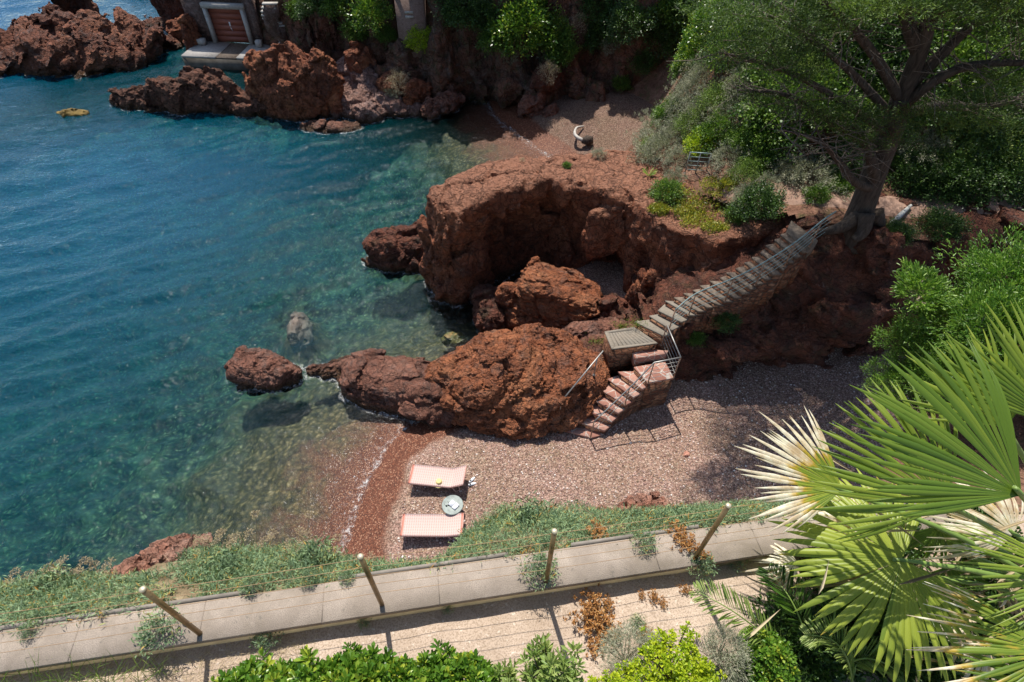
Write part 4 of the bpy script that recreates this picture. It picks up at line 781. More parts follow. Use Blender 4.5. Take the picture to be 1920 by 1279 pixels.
# ============================================================ boathouse
bh_ = P(440, 80, .9); bo = tag(empty('boathouse', bh_), 'stone boathouse with a brown red garage door at the water edge', 'boathouse')
bl, br = P(409, 77, .9), P(471, 80, .9); th = math.atan2(br[1]-bl[1], br[0]-bl[0]); DWd = np.linalg.norm(br-bl)
def bx_(name, c, d, m, par=bo, tilt=None): mb = MB(); mb.box(c, d, tilt=tilt); o = mk(name, np.concatenate(mb.v), mb.f, m, par); return o
bo.rotation_euler[2] = th
STN = rock_mat('boathouse_stone', (.14, .08, .065), (.27, .17, .14), (.38, .26, .22), greyamt=.6, grey=(.32, .28, .25), wet=False, scale=1.6)
hw = DWd/2; hh = 2.35
DOORM = plain('red_brown_door', (.25, .075, .045), .55, .4, 0, .1, 3)
d_ = bx_('door', (0, .12, hh/2), (2*hw, .06, hh), DOORM)
for i in range(6): bx_('door_panel', (0, .08, .2+i*hh/6.0), (2*hw-.02, .03, hh/6-.012), DOORM, d_)
bx_('lock_plate', (.05, .05, 1.25), (.09, .03, .3), plain('white_plate', (.8, .8, .8), .5), d_); mb = MB(); mb.tube([(.05, .03, 1.05), (.12, .03, .8)], .02, 6); mk('door_handle', np.concatenate(mb.v), mb.f, plain('white_handle', (.7, .7, .7), .5), d_)
for s_ in (-1, 1): bx_('jamb', (s_*(hw+.11), .0, hh/2), (.22, .5, hh), CONC)
bx_('lintel', (0, .0, hh+.16), (2*hw+.56, .52, .32), CONC)
bx_('wall', (-hw-1.05, .35, 1.75), (1.52, .6, 3.6), STN); bx_('wall', (hw+.58, .35, 1.75), (.7, .6, 3.6), STN); bx_('upper_wall', (0, .4, hh+.85), (2*hw+.58, .5, 1.05), STN)
bx_('side_wall', (-hw-1.5, 3.0, 1.6), (.6, 4.7, 3.9), STN); bx_('roof', (-.5, 2.9, hh+1.55), (2*hw+3.0, 5.6, .22), plain('terrace_roof', (.30, .32, .14), .9))
bx_('parapet', (-.45, .2, hh+1.62), (2*hw+2.8, .35, .34), CONC)
bx_('platform', (.5, -1.35, -.75), (6.6, 2.7, 1.2), plain('wet_concrete', (.12, .105, .085), .8, .2, 0, .4, 2)); bx_('platform_slab', (-1.55, -1.35, -.08), (2.5, 2.8, .14), CONC); bx_('platform_slab', (2.5, -1.3, -.08), (2.6, 2.7, .14), CONC); bx_('ramp', (.45, -1.3, -.1), (1.5, 2.75, .1), STEPM)
bx_('block', (-hw-.9, -.6, .2), (.5, .4, .4), CONC); bx_('block', (hw+.85, -.5, .22), (.4, .4, .44), CONC)
ss = tag(empty('boathouse_steps', P(560, 98, .8)), 'narrow flight of rough steps climbing the rock right of the boathouse', 'stairs'); sb = np.array(P(560, 98, .8))
lo_ = [(522, 97, .9), (535, 84, 1.3), (537, 70, 1.9), (534, 58, 2.3), (520, 45, 2.9), (508, 36, 3.2), (503, 22, 3.7), (506, 5, 4.3)]
cpt = np.array([P(*q) for q in lo_]); kk = 17
for i in range(kk):
    f = i/(kk-1)*(len(cpt)-1); a = int(min(f, len(cpt)-2)); q = cpt[a]+(cpt[a+1]-cpt[a])*(f-a); mb = MB(); dd = cpt[min(a+1, len(cpt)-1)]-cpt[max(a-1, 0)]; mb.box(q-sb-np.array([0, 0, .05]), (1.0, .36, .09), rz=.12*math.sin(i*2.1)); so_ = mk('step', np.concatenate(mb.v), mb.f, CONC, ss); mb = MB(); mb.box(q-sb-np.array([0, 0, .5]), (.9, .3, .8), rz=.12*math.sin(i*2.1)); mk('riser', np.concatenate(mb.v), mb.f, STN, so_)  # pale treads over darker risers paint the lit tops and shaded fronts
# stone pier wall on the far cliff
tw = P(780, 60, 3.6); two = tag(empty('stone_pillar', (tw[0], tw[1]-.75, 1.8)), 'square pillar of dressed stone with a pale cap set into the far cliff', 'pillar')
t = NT('ashlar'); p = t.obj(); br_ = t.n('TexBrick', {'Vector': t.n('CombineXYZ', {0: t.math('ADD', t.sep(p)[0], t.sep(p)[1]), 1: t.sep(p)[2], 2: 0.0}).outputs[0], 'Scale': 4.2, 'Color1': (.20, .12, .09, 1), 'Color2': (.30, .20, .16, 1), 'Mortar': (.10, .07, .06, 1), 'Mortar Size': .03}).outputs; 
ASH = t.out(t.pbr(t.mix(.35, br_['Color'], t.ramp(t.noise(p, 8, 6, .7), [(.3, (.08, .05, .04)), (.7, (.3, .22, .18))])), .9, t.bump(br_['Fac'], -.6, .04), .2))
mb = MB(); mb.box((0, 0, 2.3), (1.75, 1.6, 4.2)); mk('shaft', np.concatenate(mb.v), mb.f, ASH, two)
mb = MB(); mb.box((0, -.02, 4.48), (1.95, 1.75, .16)); mk('cap', np.concatenate(mb.v), mb.f, CONC, two)
mb = MB(); mb.box((-.05, -.81, 3.2), (.5, .06, .14)); mb.box((-.05, -.81, 3.45), (.5, .06, .14)); mk('vent_slot', np.concatenate(mb.v), mb.f, CONC, two)
# driftwood
dw = [P(1094, 237, 1.0), P(1081, 240, 1.1), P(1078, 252, 1.05), P(1088, 261, 1.0), P(1097, 264, .9)]
o = tag(empty('driftwood', dw[2]), 'bleached white curved branch with a dark burnt end on the second beach', 'driftwood'); mb = MB(); mb.tube(curve([q-dw[2] for q in dw], 5), np.linspace(.05, .13, 21), 9); mk('branch', np.concatenate(mb.v), mb.f, plain('bleached_wood', (.42, .39, .35), .8), o, True)
mb = MB(); mb.tube([dw[4]-dw[2]+np.array([-.2, 0, 0]), dw[4]-dw[2]+np.array([.1, -.05, .05]), dw[4]-dw[2]+np.array([.45, -.1, .1])], [.15, .3, .2], 9); mk('root_end', np.concatenate(mb.v), mb.f, BARK, o, True)
# big stones
def stone(px, py, z, r, lb, m=SLABM, sq=.6, seed=0):
    c = P(px, py, z); zz = gz(c[0], c[1]); tag(rock('stone', [ell((c[0], c[1], zz+r*.1), (r, r*.8, r*sq), seed*31)], (c[0]-r*1.6, c[1]-r*1.6, zz-r), (c[0]+r*1.6, c[1]+r*1.6, zz+r*1.6), m, vx=r/7, amp=r*.22, fr=.9/r, cob=r*.06, cobf=2/r, seed=seed), lb, 'stone')
stone(1286, 854, .9, .13, 'lone fist sized pink stone lying on the open pebbles', plain('pink_stone', (.42, .2, .14), .8), .8, 71)
# scattered pebbles
def icos():
    ph = (1+5**.5)/2; v = np.array([(-1, ph, 0), (1, ph, 0), (-1, -ph, 0), (1, -ph, 0), (0, -1, ph), (0, 1, ph), (0, -1, -ph), (0, 1, -ph), (ph, 0, -1), (ph, 0, 1), (-ph, 0, -1), (-ph, 0, 1)])/1.9
    f = np.array([(0, 11, 5), (0, 5, 1), (0, 1, 7), (0, 7, 10), (0, 10, 11), (1, 5, 9), (5, 11, 4), (11, 10, 2), (10, 7, 6), (7, 1, 8), (3, 9, 4), (3, 4, 2), (3, 2, 6), (3, 6, 8), (3, 8, 9), (4, 9, 5), (2, 4, 11), (6, 2, 10), (8, 6, 7), (9, 8, 1)]); return v, f
iv, if_ = icos(); n = 16000; xy = np.stack([rng.uniform(-3.4, 15, n), rng.uniform(6, 14.6, n)], 1); z0 = ground_z(xy[:, 0], xy[:, 1]); k = z0 > .36; xy = xy[k]
zz_ = bedz(xy[:, :1], xy[:, 1:])[:, 0]; n = len(xy); sc3 = (.018+.03*rng.random(n)**3)[:, None]*np.array([1, .75, .45]); ra = rng.uniform(0, 6.28, n)
vv_ = iv[None]*sc3[:, None]; c_, s_ = np.cos(ra)[:, None], np.sin(ra)[:, None]; vx_ = vv_[..., 0]*c_-vv_[..., 1]*s_; vy_ = vv_[..., 0]*s_+vv_[..., 1]*c_
V = np.stack([vx_+xy[:, :1], vy_+xy[:, 1:], vv_[..., 2]+zz_[:, None]+.012], -1).reshape(-1, 3); Fq = (if_[None]+12*np.arange(n)[:, None, None]).reshape(-1, 3)
t = NT('loose_pebble'); a = t.attr('c'); PBM = t.out(t.pbr(t.ramp(a, [(0, (.20, .12, .10)), (.4, (.36, .22, .18)), (.8, (.46, .33, .28)), (1, (.68, .62, .56))]), .8))
tag(mk('pebbles', V, Fq, PBM, smooth=True, attrs={'c': np.repeat(rng.random(n), 12)}), 'loose pink and grey pebbles scattered over the beach', 'pebbles', kind='stuff')

# litter on the beach
n = 2600; q = []
for cx_, cy_, rx_, ry_, k_ in [(-.9, 8.4, .35, .3, 260), (1.0, 10.2, 1.2, .4, 380), (6.5, 9.0, 1.6, 1.4, 700), (9.5, 12.3, 2.0, .8, 700), (3.4, 8.6, 1.6, .7, 320), (-1.0, 10.4, .9, .5, 260)]:
    q.append(np.stack([rng.normal(cx_, rx_, k_), rng.normal(cy_, ry_, k_)], 1))
q = np.concatenate(q); zq = bedz(q[:, :1], q[:, 1:])[:, 0]; LITTER = np.stack([q[:, 0], q[:, 1], zq+.035], 1)[zq > .4]
# ============================================================ vegetation tools
bpy.context.view_layer.update(); DG = bpy.context.evaluated_depsgraph_get()
def hit(px, py, miss=None):
    d = Vector(ray(px, py)).normalized(); o = Vector(CAM)
    for _ in range(6):
        ok, loc, nrm, _i, ob, _m = sc.ray_cast(DG, o, d)
        if not ok: break
        if ob.name.startswith('sea_water'): o = loc+d*.02; continue
        return np.array(loc), np.array(nrm)
    return (P(px, py, 0) if miss is None else miss), np.array([0, 0, 1.])
def PY(px, py, Y):
    d = ray(px, py); return CAM+d*(Y/d[1])
def nrmz(v): return v/(np.linalg.norm(v, axis=-1, keepdims=True)+1e-9)
def leafgeo(pos, d, L, Wd, six=False, curl=.15, face=None):
    n = len(pos); L = np.broadcast_to(np.asarray(L, float), (n,))[:, None]; Wd = np.broadcast_to(np.asarray(Wd, float), (n,))[:, None]
    d = nrmz(d); ref = nrmz(rng.normal(size=(n, 3))*.7+(np.array([0, 0, 1.]) if face is None else face)); s = nrmz(np.cross(d, ref)); u = np.cross(s, d)
    if not six:
        v = np.stack([pos, pos+d*L*.5+s*Wd*.5+u*Wd*.12, pos+d*L-u*L*curl, pos+d*L*.5-s*Wd*.5+u*Wd*.12], 1); q = np.arange(n*4).reshape(n, 4)
        return v.reshape(-1, 3), q, 4
    v = np.stack([pos, pos+d*L*.45+s*Wd*.36+u*Wd*.1, pos+d*L*.78+s*Wd*.5-u*L*curl*.3+u*Wd*.1, pos+d*L-u*L*curl, pos+d*L*.78-s*Wd*.5-u*L*curl*.3+u*Wd*.1, pos+d*L*.45-s*Wd*.36+u*Wd*.1], 1)
    b = np.arange(n)[:, None]*6; q = np.concatenate([b+np.array([0, 1, 2, 3]), b+np.array([0, 3, 4, 5])]); return v.reshape(-1, 3), q, 6
def leafobj(name, pos, d, L, Wd, c, m, parent=None, six=False, curl=.15, loc=None, face=None):
    v, q, k = leafgeo(np.asarray(pos, float), np.asarray(d, float), L, Wd, six, curl, face)
    if loc is not None: v = v-np.asarray(loc)
    return mk(name, v, q, m, parent, False, {'c': np.repeat(np.clip(c, 0, 1), k)}, loc)
def dome(n, R3, low=-.3, seed=None, shell=.35, lump=.25):
    p = nrmz(rng.normal(size=(n*3, 3))); p = p[p[:, 2] > low][:n]; off = rng.uniform(0, 50)
    r = (1-shell*rng.random(len(p))**1.5)*(1+lump*3.2*pn(p*1.9+off)+lump*1.2*pn(p*4.5+off))*np.where(rng.random(len(p)) < .08, 1.18, 1); return p*r[:, None]*np.array(R3), p
def shrub_proto(name, R3, mat, nC, nL, L, Wd, stemm=TWIG, clump=.22, spread=.9, six=False, tone=.5, tv=.22, low=-.25, stems=9, lump=.25, shell=.45, curl=.15, srad=.02):
    """foliage as leaves round branch tips; base of the plant at the origin"""
    o = empty(name); R3 = np.array(R3, float); cz = R3[2]*.75
    C, N = dome(nC, R3, low, shell=shell, lump=lump); C[:, 2] += cz; n = len(C)
    cp = np.repeat(C, nL, 0); cn = np.repeat(N, nL, 0); cs = clump*R3.mean()
    off = rng.normal(size=cp.shape)*cs*.5; pos = cp+off; d = nrmz(cn*.8+np.array([0, 0, .35])+rng.normal(size=cp.shape)*spread*.6+off/cs*.4)
    c = np.repeat(rng.normal(tone, tv*.6, n), nL)+rng.normal(0, tv, len(pos)); Ls = L*rng.uniform(.65, 1.25, len(pos))
    leafobj('foliage', pos, d, Ls, Ls*(Wd/L), c, mat, o, six, curl)
    mb = MB()
    for k in rng.choice(n, min(stems, n), replace=False):
        a = np.array([rng.normal(0, .06), rng.normal(0, .06), -.25])*R3.mean(); e = C[k]; m1 = a*.5+e*.5+np.array([e[0], e[1], 0])*.12+rng.normal(size=3)*.05*R3.mean()
        mb.tube(curve([a, m1, e], 3), np.linspace(srad, srad*.35, 7)*max(.6, R3.mean()), 5, False)
    mk('stem', np.concatenate(mb.v), mb.f, stemm, o, True); return o
PROTO_USED = {}
def place(proto, loc, s, label, cat, group=None, rz=None, tiltn=None):
    o = proto if proto.name not in PROTO_USED else copy_tree(proto)
    PROTO_USED[proto.name] = 1
    o.location = loc; o.scale = (s, s, s*rng.uniform(.85, 1.1)) if np.isscalar(s) else s; o.rotation_euler = (0, 0, rng.uniform(0, 6.28) if rz is None else rz)
    if tiltn is not None:
        q = Vector((tiltn[0]*.6, tiltn[1]*.6, 1)).normalized().to_track_quat('Z', 'Y'); o.rotation_euler = q.to_euler()
    return tag(o, label, cat, group)

n = len(LITTER); tag(leafobj('dry_seaweed', LITTER, rng.normal(size=(n, 3))*np.array([1, 1, .12]), rng.uniform(.05, .22, n), .010, rng.normal(.25, .25, n), L_STRAW), 'dry seaweed and twigs scattered over the pebbles', 'seaweed', kind='stuff')
# ------------------------------------------------------------ cliff and hill shrubs
SH = {
 'green': lambda: shrub_proto('shrub', (1, 1, .85), L_MID, 260, 22, .11, .06, tone=.55),
 'bright': lambda: shrub_proto('shrub', (1, 1, .9), L_PITT, 260, 22, .11, .055, tone=.62, lump=.35),
 'dark': lambda: shrub_proto('shrub', (1, 1, .9), L_DARK, 300, 22, .10, .055, tone=.55, lump=.35),
 'silver': lambda: shrub_proto('shrub', (1, 1, .85), L_GREY, 330, 20, .075, .022, tone=.6, clump=.13, spread=.6, lump=.3, stems=22),
 'pale': lambda: shrub_proto('shrub', (1, 1, .8), L_PALE, 240, 22, .09, .035, tone=.45),
 'yellow': lambda: shrub_proto('shrub', (1, 1, .8), L_YEL, 200, 20, .12, .06, tone=.6),
 'straw': lambda: shrub_proto('shrub', (1, 1, 1), L_STRAW, 160, 14, .11, .02, tone=.55, stemm=DRYTW, stems=20),
}
SP = {k: f() for k, f in SH.items()}; CN = {'green': 'leafy green', 'bright': 'bright glossy green', 'dark': 'dark green', 'silver': 'silvery grey', 'pale': 'pale green', 'yellow': 'yellow green', 'straw': 'dry straw coloured'}
def put(kind, px, py, r, where, grp, sink=.35, lift=0):
    h, n = hit(px, py); h = h-n*sink*r*.4; place(SP[kind], h+np.array([0, 0, -.35*r+lift]), r, f'{CN[kind]} shrub {where}', 'shrub', grp, tiltn=n)
back = [('bright', 700, 30, 1.1, 'just left of the stone pillar, upper clump'), ('green', 722, 66, .6, 'low against the left side of the stone pillar'), ('green', 665, 62, .8, 'hanging halfway between boathouse steps and stone pillar'), ('yellow', 788, 74, .75, 'at the foot of the stone pillar'), ('bright', 975, 55, 1.6, 'largest and most sunlit on the far cliff'),
 ('bright', 1010, 25, 1.4, 'at the frame top above the largest cliff shrub'), ('green', 935, 78, 1.0, 'spilling down left of the largest cliff shrub'), ('green', 1040, 75, 1.2, 'right beside the largest cliff shrub'), ('green', 1062, 110, .9, 'trailing lowest on the right of the cliff greenery'), ('green', 562, 22, .8, 'above the boathouse steps'), ('green', 640, 12, 1.1, 'at the frame top over the dark cliff columns'),
 ('dark', 870, 15, 1.2, 'at the frame top right of the stone pillar'), ('dark', 905, 32, .9, 'in the gap between the pillar and the largest cliff shrub'), ('dark', 850, 30, .7, 'just right of the stone pillar'), ('dark', 1135, 70, 1.1, 'in the dark middle of the far cliff'), ('dark', 1185, 45, 1.2, 'upper right on the far cliff'), ('dark', 1235, 75, 1.1, 'on the far cliff close to the hillside'),
 ('green', 1245, 30, 1.2, 'on the far cliff top by the hillside'), ('dark', 1290, 40, 1.2, 'in the notch between far cliff and hillside'), ('dark', 1120, 15, 1.2, 'at the frame top in the cliff middle'), ('green', 1163, 158, .5, 'small and lone low on the far cliff'), ('straw', 1082, 45, .55, 'standing out pale near the top of the far cliff'), ('straw', 1028, 138, .6, 'halfway down the far cliff above the second beach'),
 ('silver', 958, 98, .6, 'under the largest cliff shrub'), ('silver', 1018, 100, .5, 'small on bare rock right of the largest cliff shrub'), ('silver', 1150, 85, .6, 'small in the dark middle of the cliff'), ('straw', 745, 155, .7, 'on the boulders at the foot of the far cliff'), ('silver', 735, 175, .5, 'low between the orange boulders'), ('dark', 590, 12, 1.0, 'on top of the leftmost cliff column'), ('dark', 1205, 120, .7, 'lowest on the right part of the far cliff')]
for k, px, py, r, wh_ in back: put(k, px, py, r, wh_, 'shrubs on the far cliff')
hill = [('silver', 1240, 285, 1.0, 'left of the short metal fence'), ('silver', 1262, 258, .8, 'behind the one left of the metal fence'), ('silver', 1370, 300, .75, 'round and brownish just right of the metal fence'), ('silver', 1515, 335, 1.05, 'large by the path left of the cypress trunk'), ('silver', 1475, 325, .7, 'smaller one left of the large one by the path'),
 ('yellow', 1318, 275, .6, 'directly behind the metal fence'), ('green', 1345, 255, .7, 'between the metal fence and the red outcrop'), ('pale', 1400, 330, .55, 'low at the left end of the path'), ('green', 1425, 300, .6, 'dark leaved at the back edge of the path'), ('silver', 1330, 150, .85, 'high on the left flank of the hill'), ('silver', 1300, 175, .8, 'on the hill edge above the second beach'), ('green', 1262, 215, .7, 'on the hill edge, lowest on the flank'),
 ('silver', 1240, 235, .7, 'close to the corner of the second beach'), ('silver', 1210, 262, .4, 'upright and small at the second beach corner'), ('pale', 1350, 195, .8, 'in the middle of the left flank'), ('silver', 1395, 170, .8, 'under the leftmost cypress branches'), ('silver', 1420, 210, .7, 'in front of the red outcrop'), ('bright', 1345, 60, 1.0, 'sunlit on the hill edge near the frame top'), ('bright', 1312, 105, .8, 'sunlit at the left tip of the hill edge'),
 ('bright', 1395, 25, 1.1, 'at the frame top where the hill begins'), ('bright', 1375, 100, .9, 'between the hill edge and the cypress foliage'), ('green', 1290, 130, .6, 'at the outermost corner of the hill edge'), ('dark', 1705, 325, .8, 'right next to the cypress trunk'), ('dark', 1760, 335, .9, 'second to the right of the cypress trunk'), ('dark', 1815, 340, .95, 'third to the right of the cypress trunk'), ('dark', 1870, 335, 1.0, 'at the right end of the path'),
 ('pale', 1850, 285, .9, 'above the dark ones at the right end'), ('silver', 1720, 285, .8, 'behind the cypress trunk on its right'), ('pale', 1785, 280, .9, 'above the path right of the cypress'), ('green', 1910, 300, 1.0, 'cut by the right frame edge'), ('green', 1455, 255, .8, 'in the shade left of the low cypress limb'), ('dark', 1580, 300, .7, 'behind the low left cypress limb'), ('green', 1570, 350, .45, 'grassy and low at the foot of the large silvery one'), ('green', 1530, 368, .4, 'at the path edge left of the trunk'),
 ('silver', 1275, 300, .6, 'hard against the left end of the metal fence'), ('silver', 1215, 300, .45, 'on the rim where headland and hill meet'), ('pale', 1300, 240, .7, 'above the largest silvery one beside the fence'), ('silver', 1320, 215, .8, 'in the middle of the silvery slope'), ('silver', 1365, 225, .7, 'just above the red outcrop'), ('silver', 1285, 205, .7, 'on the upper silvery slope near the beach side'), ('green', 1400, 265, .55, 'in the hollow left of the dark leaved one'), ('silver', 1440, 345, .4, 'low by the near side of the path'), ('pale', 1225, 275, .55, 'pale and lowest on the beach side of the slope')]
for k, px, py, r, wh_ in hill: put(k, px, py, r, wh_, 'shrubs on the hillside')
n0 = 0; where2 = ['upper left of', 'above', 'upper right of', 'left of', 'behind', 'right of']
for j, py in enumerate((15, 75, 140, 205)):
    for i, px in enumerate((1450, 1530, 1610, 1700, 1790, 1880)):
        k = ['dark', 'green', 'pale', 'dark', 'green'][(i*3+j*2) % 5]; row = ['top', 'second', 'third', 'lowest'][j]
        put(k, px+18*(j % 2), py, rng.uniform(.95, 1.25), f'behind the cypress crown, {["first", "second", "third", "fourth", "fifth", "sixth"][i]} from left in the {row} hill row', 'shrubs behind the cypress')
head = [('green', 1250, 365, .55, 'on the headland top beside the red dirt'), ('dark', 1425, 392, .7, 'covering the rock just left of the top stair'), ('silver', 1400, 375, .5, 'growing out of the dark shrub left of the top stair'), ('green', 1382, 405, .45, 'low at the headland edge above the stairs'), ('silver', 1122, 292, .3, 'small on the far rim of the headland top'), ('straw', 978, 302, .13, 'tiny tuft on the highest rim of the headland'), ('green', 1062, 312, .16, 'tiny tuft in the middle of the headland top'), ('silver', 1265, 340, .4, 'between the dirt and the metal fence'), ('silver', 1510, 535, .35, 'round and lone on the dark cliff face'),
 ('silver', 1715, 480, .45, 'on the shaded rocks right of the cypress foot'), ('silver', 1740, 470, .35, 'small next to the one on the shaded rocks'), ('green', 1302, 632, .28, 'fresh small one beside the lower landing railing'), ('dark', 1360, 600, .35, 'in the crack below the middle of the upper stairs'), ('dark', 1600, 470, .5, 'on the bank under the cypress roots'), ('dark', 1680, 440, .45, 'on the bank right of the cypress foot'), ('dark', 1760, 430, .6, 'on the bank below the path, farther right'), ('dark', 1860, 440, .6, 'on the bank below the path at the right edge'), ('silver', 1268, 535, .13, 'tiny one growing in the wall beside the stairs'), ('dark', 1560, 520, .4, 'hanging in the middle of the dark cliff')]
for k, px, py, r, wh_ in head: put(k, px, py, r, wh_, 'small shrubs on the rocks', sink=.1)
# hottentot fig carpet: patches
for i, (px, py, r) in enumerate([(1290, 365, .8), (1330, 385, .85), (1310, 420, .7), (1350, 350, .8), (1290, 400, .6), (1375, 345, .5), (1340, 430, .5), (1235, 395, .4)]):
    h, n = hit(px, py); nn = 900; a = rng.uniform(0, 6.28, nn); rr = r*np.sqrt(rng.random(nn)); pos = np.stack([h[0]+rr*np.cos(a), h[1]+rr*np.sin(a)*.7, np.full(nn, h[2])], 1)
    pos[:, 2] += -.15*(pos[:, 1] < h[1]-.2)+rng.normal(0, .05, nn)+.05; o = leafobj('succulent_patch', pos, rng.normal(size=(nn, 3))*.6+np.array([0, 0, .9]), .12, .03, rng.normal(.6, .22, nn), L_HOTT, None, loc=h)
    tag(o, 'yellow green succulent mat '+['at the back of the headland slope', 'in the centre of the slope above the stairs', 'hanging over the edge towards the stairs', 'nearest the metal fence', 'on the left beside the bare red dirt', 'reaching the left end of the path', 'lowest over the rock rim', 'small and lone at the edge of the bare red dirt'][i], 'succulent', 'succulent mats on the headland')
for i, (px, py) in enumerate([(1120, 640), (1195, 607), (1165, 612)]):
    h, n = hit(px, py); nn = 260; pos = h+rng.normal(size=(nn, 3))*np.array([.22, .12, .03]); o = leafobj('green_weed', pos, rng.normal(size=(nn, 3))*.5+np.array([0, 0, 1]), .1, .012, rng.normal(.7, .2, nn), L_PITT, None, loc=h)
    tag(o, ['low bright weed in front of the deck corner', 'low bright weed where deck and upper steps meet', 'low bright weed behind the wooden deck'][i], 'weed', 'weeds around the deck')
# agave
h, n = hit(1216, 330); mb = MB(); o = tag(empty('agave', h), 'small spiky agave on the rim beside the silvery shrub', 'agave')
for k in range(11):
    a = k*2.4; d = np.array([math.cos(a), math.sin(a), .9]); d /= np.linalg.norm(d); leafobj('leaf', [np.zeros(3)], [d], .42, .08, [.75], L_PALE, o, True, .1)

# ------------------------------------------------------------ cypress
tr = tag(empty('cypress_tree', PY(1610, 425, 15.9)), 'big old cypress with leaning trunk and layered crown beside the path', 'tree'); T0 = np.array(tr.location)
mb = MB()
def limb(pts, r0, r1, n=10, k=4):
    q = curve([PY(a, b, c) for a, b, c in pts], k); mb.tube(np.array(q)-T0, np.linspace(r0, r1, len(q)), n); return np.array(q)
tk = curve([PY(1606, 450, 15.9), PY(1608, 415, 15.9), PY(1625, 365, 15.95), PY(1648, 300, 15.95), PY(1672, 245, 15.9), PY(1692, 180, 15.8)], 5); tk = np.array(tk)
ra = np.interp(np.linspace(0, 1, len(tk)), [0, .12, .3, .6, 1], [.7, .5, .38, .34, .28]); mb.tube(tk-T0, ra, 18)
limb([(1610, 405, 15.7), (1580, 425, 15.5), (1548, 434, 15.6), (1515, 440, 15.9)], .26, .06); limb([(1625, 400, 15.5), (1618, 435, 15.2), (1600, 450, 15.1)], .26, .12); limb([(1640, 400, 15.9), (1655, 425, 15.7)], .3, .1)
LB = [limb(*a) for a in [([(1690, 190, 15.8), (1716, 120, 15.7), (1738, 50, 15.6), (1750, -60, 15.4), (1760, -200, 15.3)], .25, .11), ([(1688, 190, 15.8), (1650, 120, 15.4), (1600, 55, 15.0), (1540, 0, 14.6), (1480, -60, 14.4)], .15, .04),
 ([(1702, 165, 15.8), (1762, 105, 15.6), (1830, 40, 15.5), (1920, -40, 15.3)], .18, .06), ([(1692, 200, 15.8), (1752, 152, 15.3), (1825, 122, 15.1), (1930, 118, 14.8)], .16, .07), ([(1640, 352, 15.8), (1608, 345, 15.5), (1580, 312, 15.3), (1558, 285, 15.2), (1535, 262, 15.1), (1465, 243, 15)], .15, .025),
 ([(1640, 335, 15.8), (1634, 300, 15.5), (1618, 258, 15.4), (1600, 235, 15.2)], .2, .06), ([(1672, 258, 15.9), (1600, 205, 15.6), (1510, 150, 15.2), (1430, 118, 14.9), (1350, 98, 14.7)], .12, .025), ([(1680, 225, 15.9), (1590, 130, 15.4), (1500, 60, 15.0), (1420, 20, 14.8)], .12, .03),
 ([(1725, 100, 15.7), (1700, 40, 15.6), (1680, -40, 15.5)], .2, .1), ([(1690, 215, 15.9), (1760, 200, 16.2), (1850, 200, 16.6), (1930, 180, 16.8)], .17, .06), ([(1655, 290, 15.9), (1560, 230, 15.6), (1480, 180, 15.4), (1400, 170, 15.3)], .12, .03), ([(1745, 30, 15.6), (1850, -10, 15.4), (1960, 10, 15.2)], .12, .05)]]
def limbw(pts, r0, r1): mb.tube(np.array(curve(pts, 3))-T0, np.linspace(r0, r1, 3*(len(pts)-1)+1), 8); LB.append(np.array(curve(pts, 6)))
top = np.array(PY(1760, -200, 15.3)); mid_ = np.array(PY(1740, 40, 15.6))
for e in [(6.3, 17.4, 13.6), (7.2, 18.6, 15.2), (9, 18.5, 16), (6.5, 15.5, 13.2), (9, 14.2, 14.0), (12, 13.4, 14.2), (15, 13.6, 14.2), (17.5, 14.5, 14.4), (15.5, 18.5, 16), (12.5, 19, 17), (11, 16, 18), (14, 16, 18), (8.0, 16.5, 15.0), (19, 17, 15)]:
    e = np.array(e); s0 = mid_*.5+top*.5; limbw([mid_, s0*.5+mid_*.2+e*.3+np.array([0, 0, .6]), e], .16, .03)
mk('trunk', np.concatenate(mb.v), mb.f, BARK, tr, True)
# bare twigs
mb = MB(); tw_ = []
for b in LB:
    for _ in range(26):
        k = rng.integers(len(b)//3, len(b)); p0 = b[k]; d = rng.normal(size=3)*np.array([1, 1, .45]); d /= np.linalg.norm(d); l = rng.uniform(.5, 1.6); p1 = p0+d*l*.5+rng.normal(size=3)*.08; p2 = p0+d*l+np.array([0, 0, rng.uniform(-.15, .25)])
        mb.tube([p0-T0, p1-T0, p2-T0], [.022, .014, .005], 4, False); tw_.append(p2)
        for _ in range(3):
            q = p1+rng.normal(size=3)*.35*np.array([1, 1, .5]); mb.tube([p1-T0, q-T0], [.009, .003], 3, False)
mk('bare_twigs', np.concatenate(mb.v), mb.f, TWIG, tr)
# foliage in flat sprays
pads = [(1350, 20, 14.6, 1.0), (1400, 55, 14.7, 1.1), (1450, 20, 14.6, 1.2), (1455, 75, 14.8, 1.1), (1370, 85, 14.6, .8), (1510, 50, 14.8, 1.0), (1420, 115, 14.9, .9), (1500, 100, 15, .9), (1560, 25, 14.7, 1.0), (1540, 190, 15.2, .8), (1400, 185, 15.2, .5), (1440, 190, 15.2, .6),
 (1560, 225, 15.1, .7), (1610, 215, 15, .8), (1660, 225, 14.8, .8), (1600, 250, 15.1, .5), (1740, 225, 14.8, .8), (1790, 215, 14.8, .9), (1500, 210, 15.2, .6), (1840, 190, 14.8, .9), (1880, 235, 14.9, .8), (1900, 160, 14.9, .9), (1860, 140, 15, .7), (1900, 75, 15, .9), (1800, 20, 15.2, .9), (1880, 20, 15.2, 1.0), (1620, 10, 15.0, .8), (1470, 140, 15, .7), (1530, 145, 15.1, .5), (1630, 265, 14.9, .5), (1700, 270, 14.9, .5), (1330, 120, 14.6, .4)]
Cp = [(*PY(a, b, c), r) for a, b, c, r in pads]
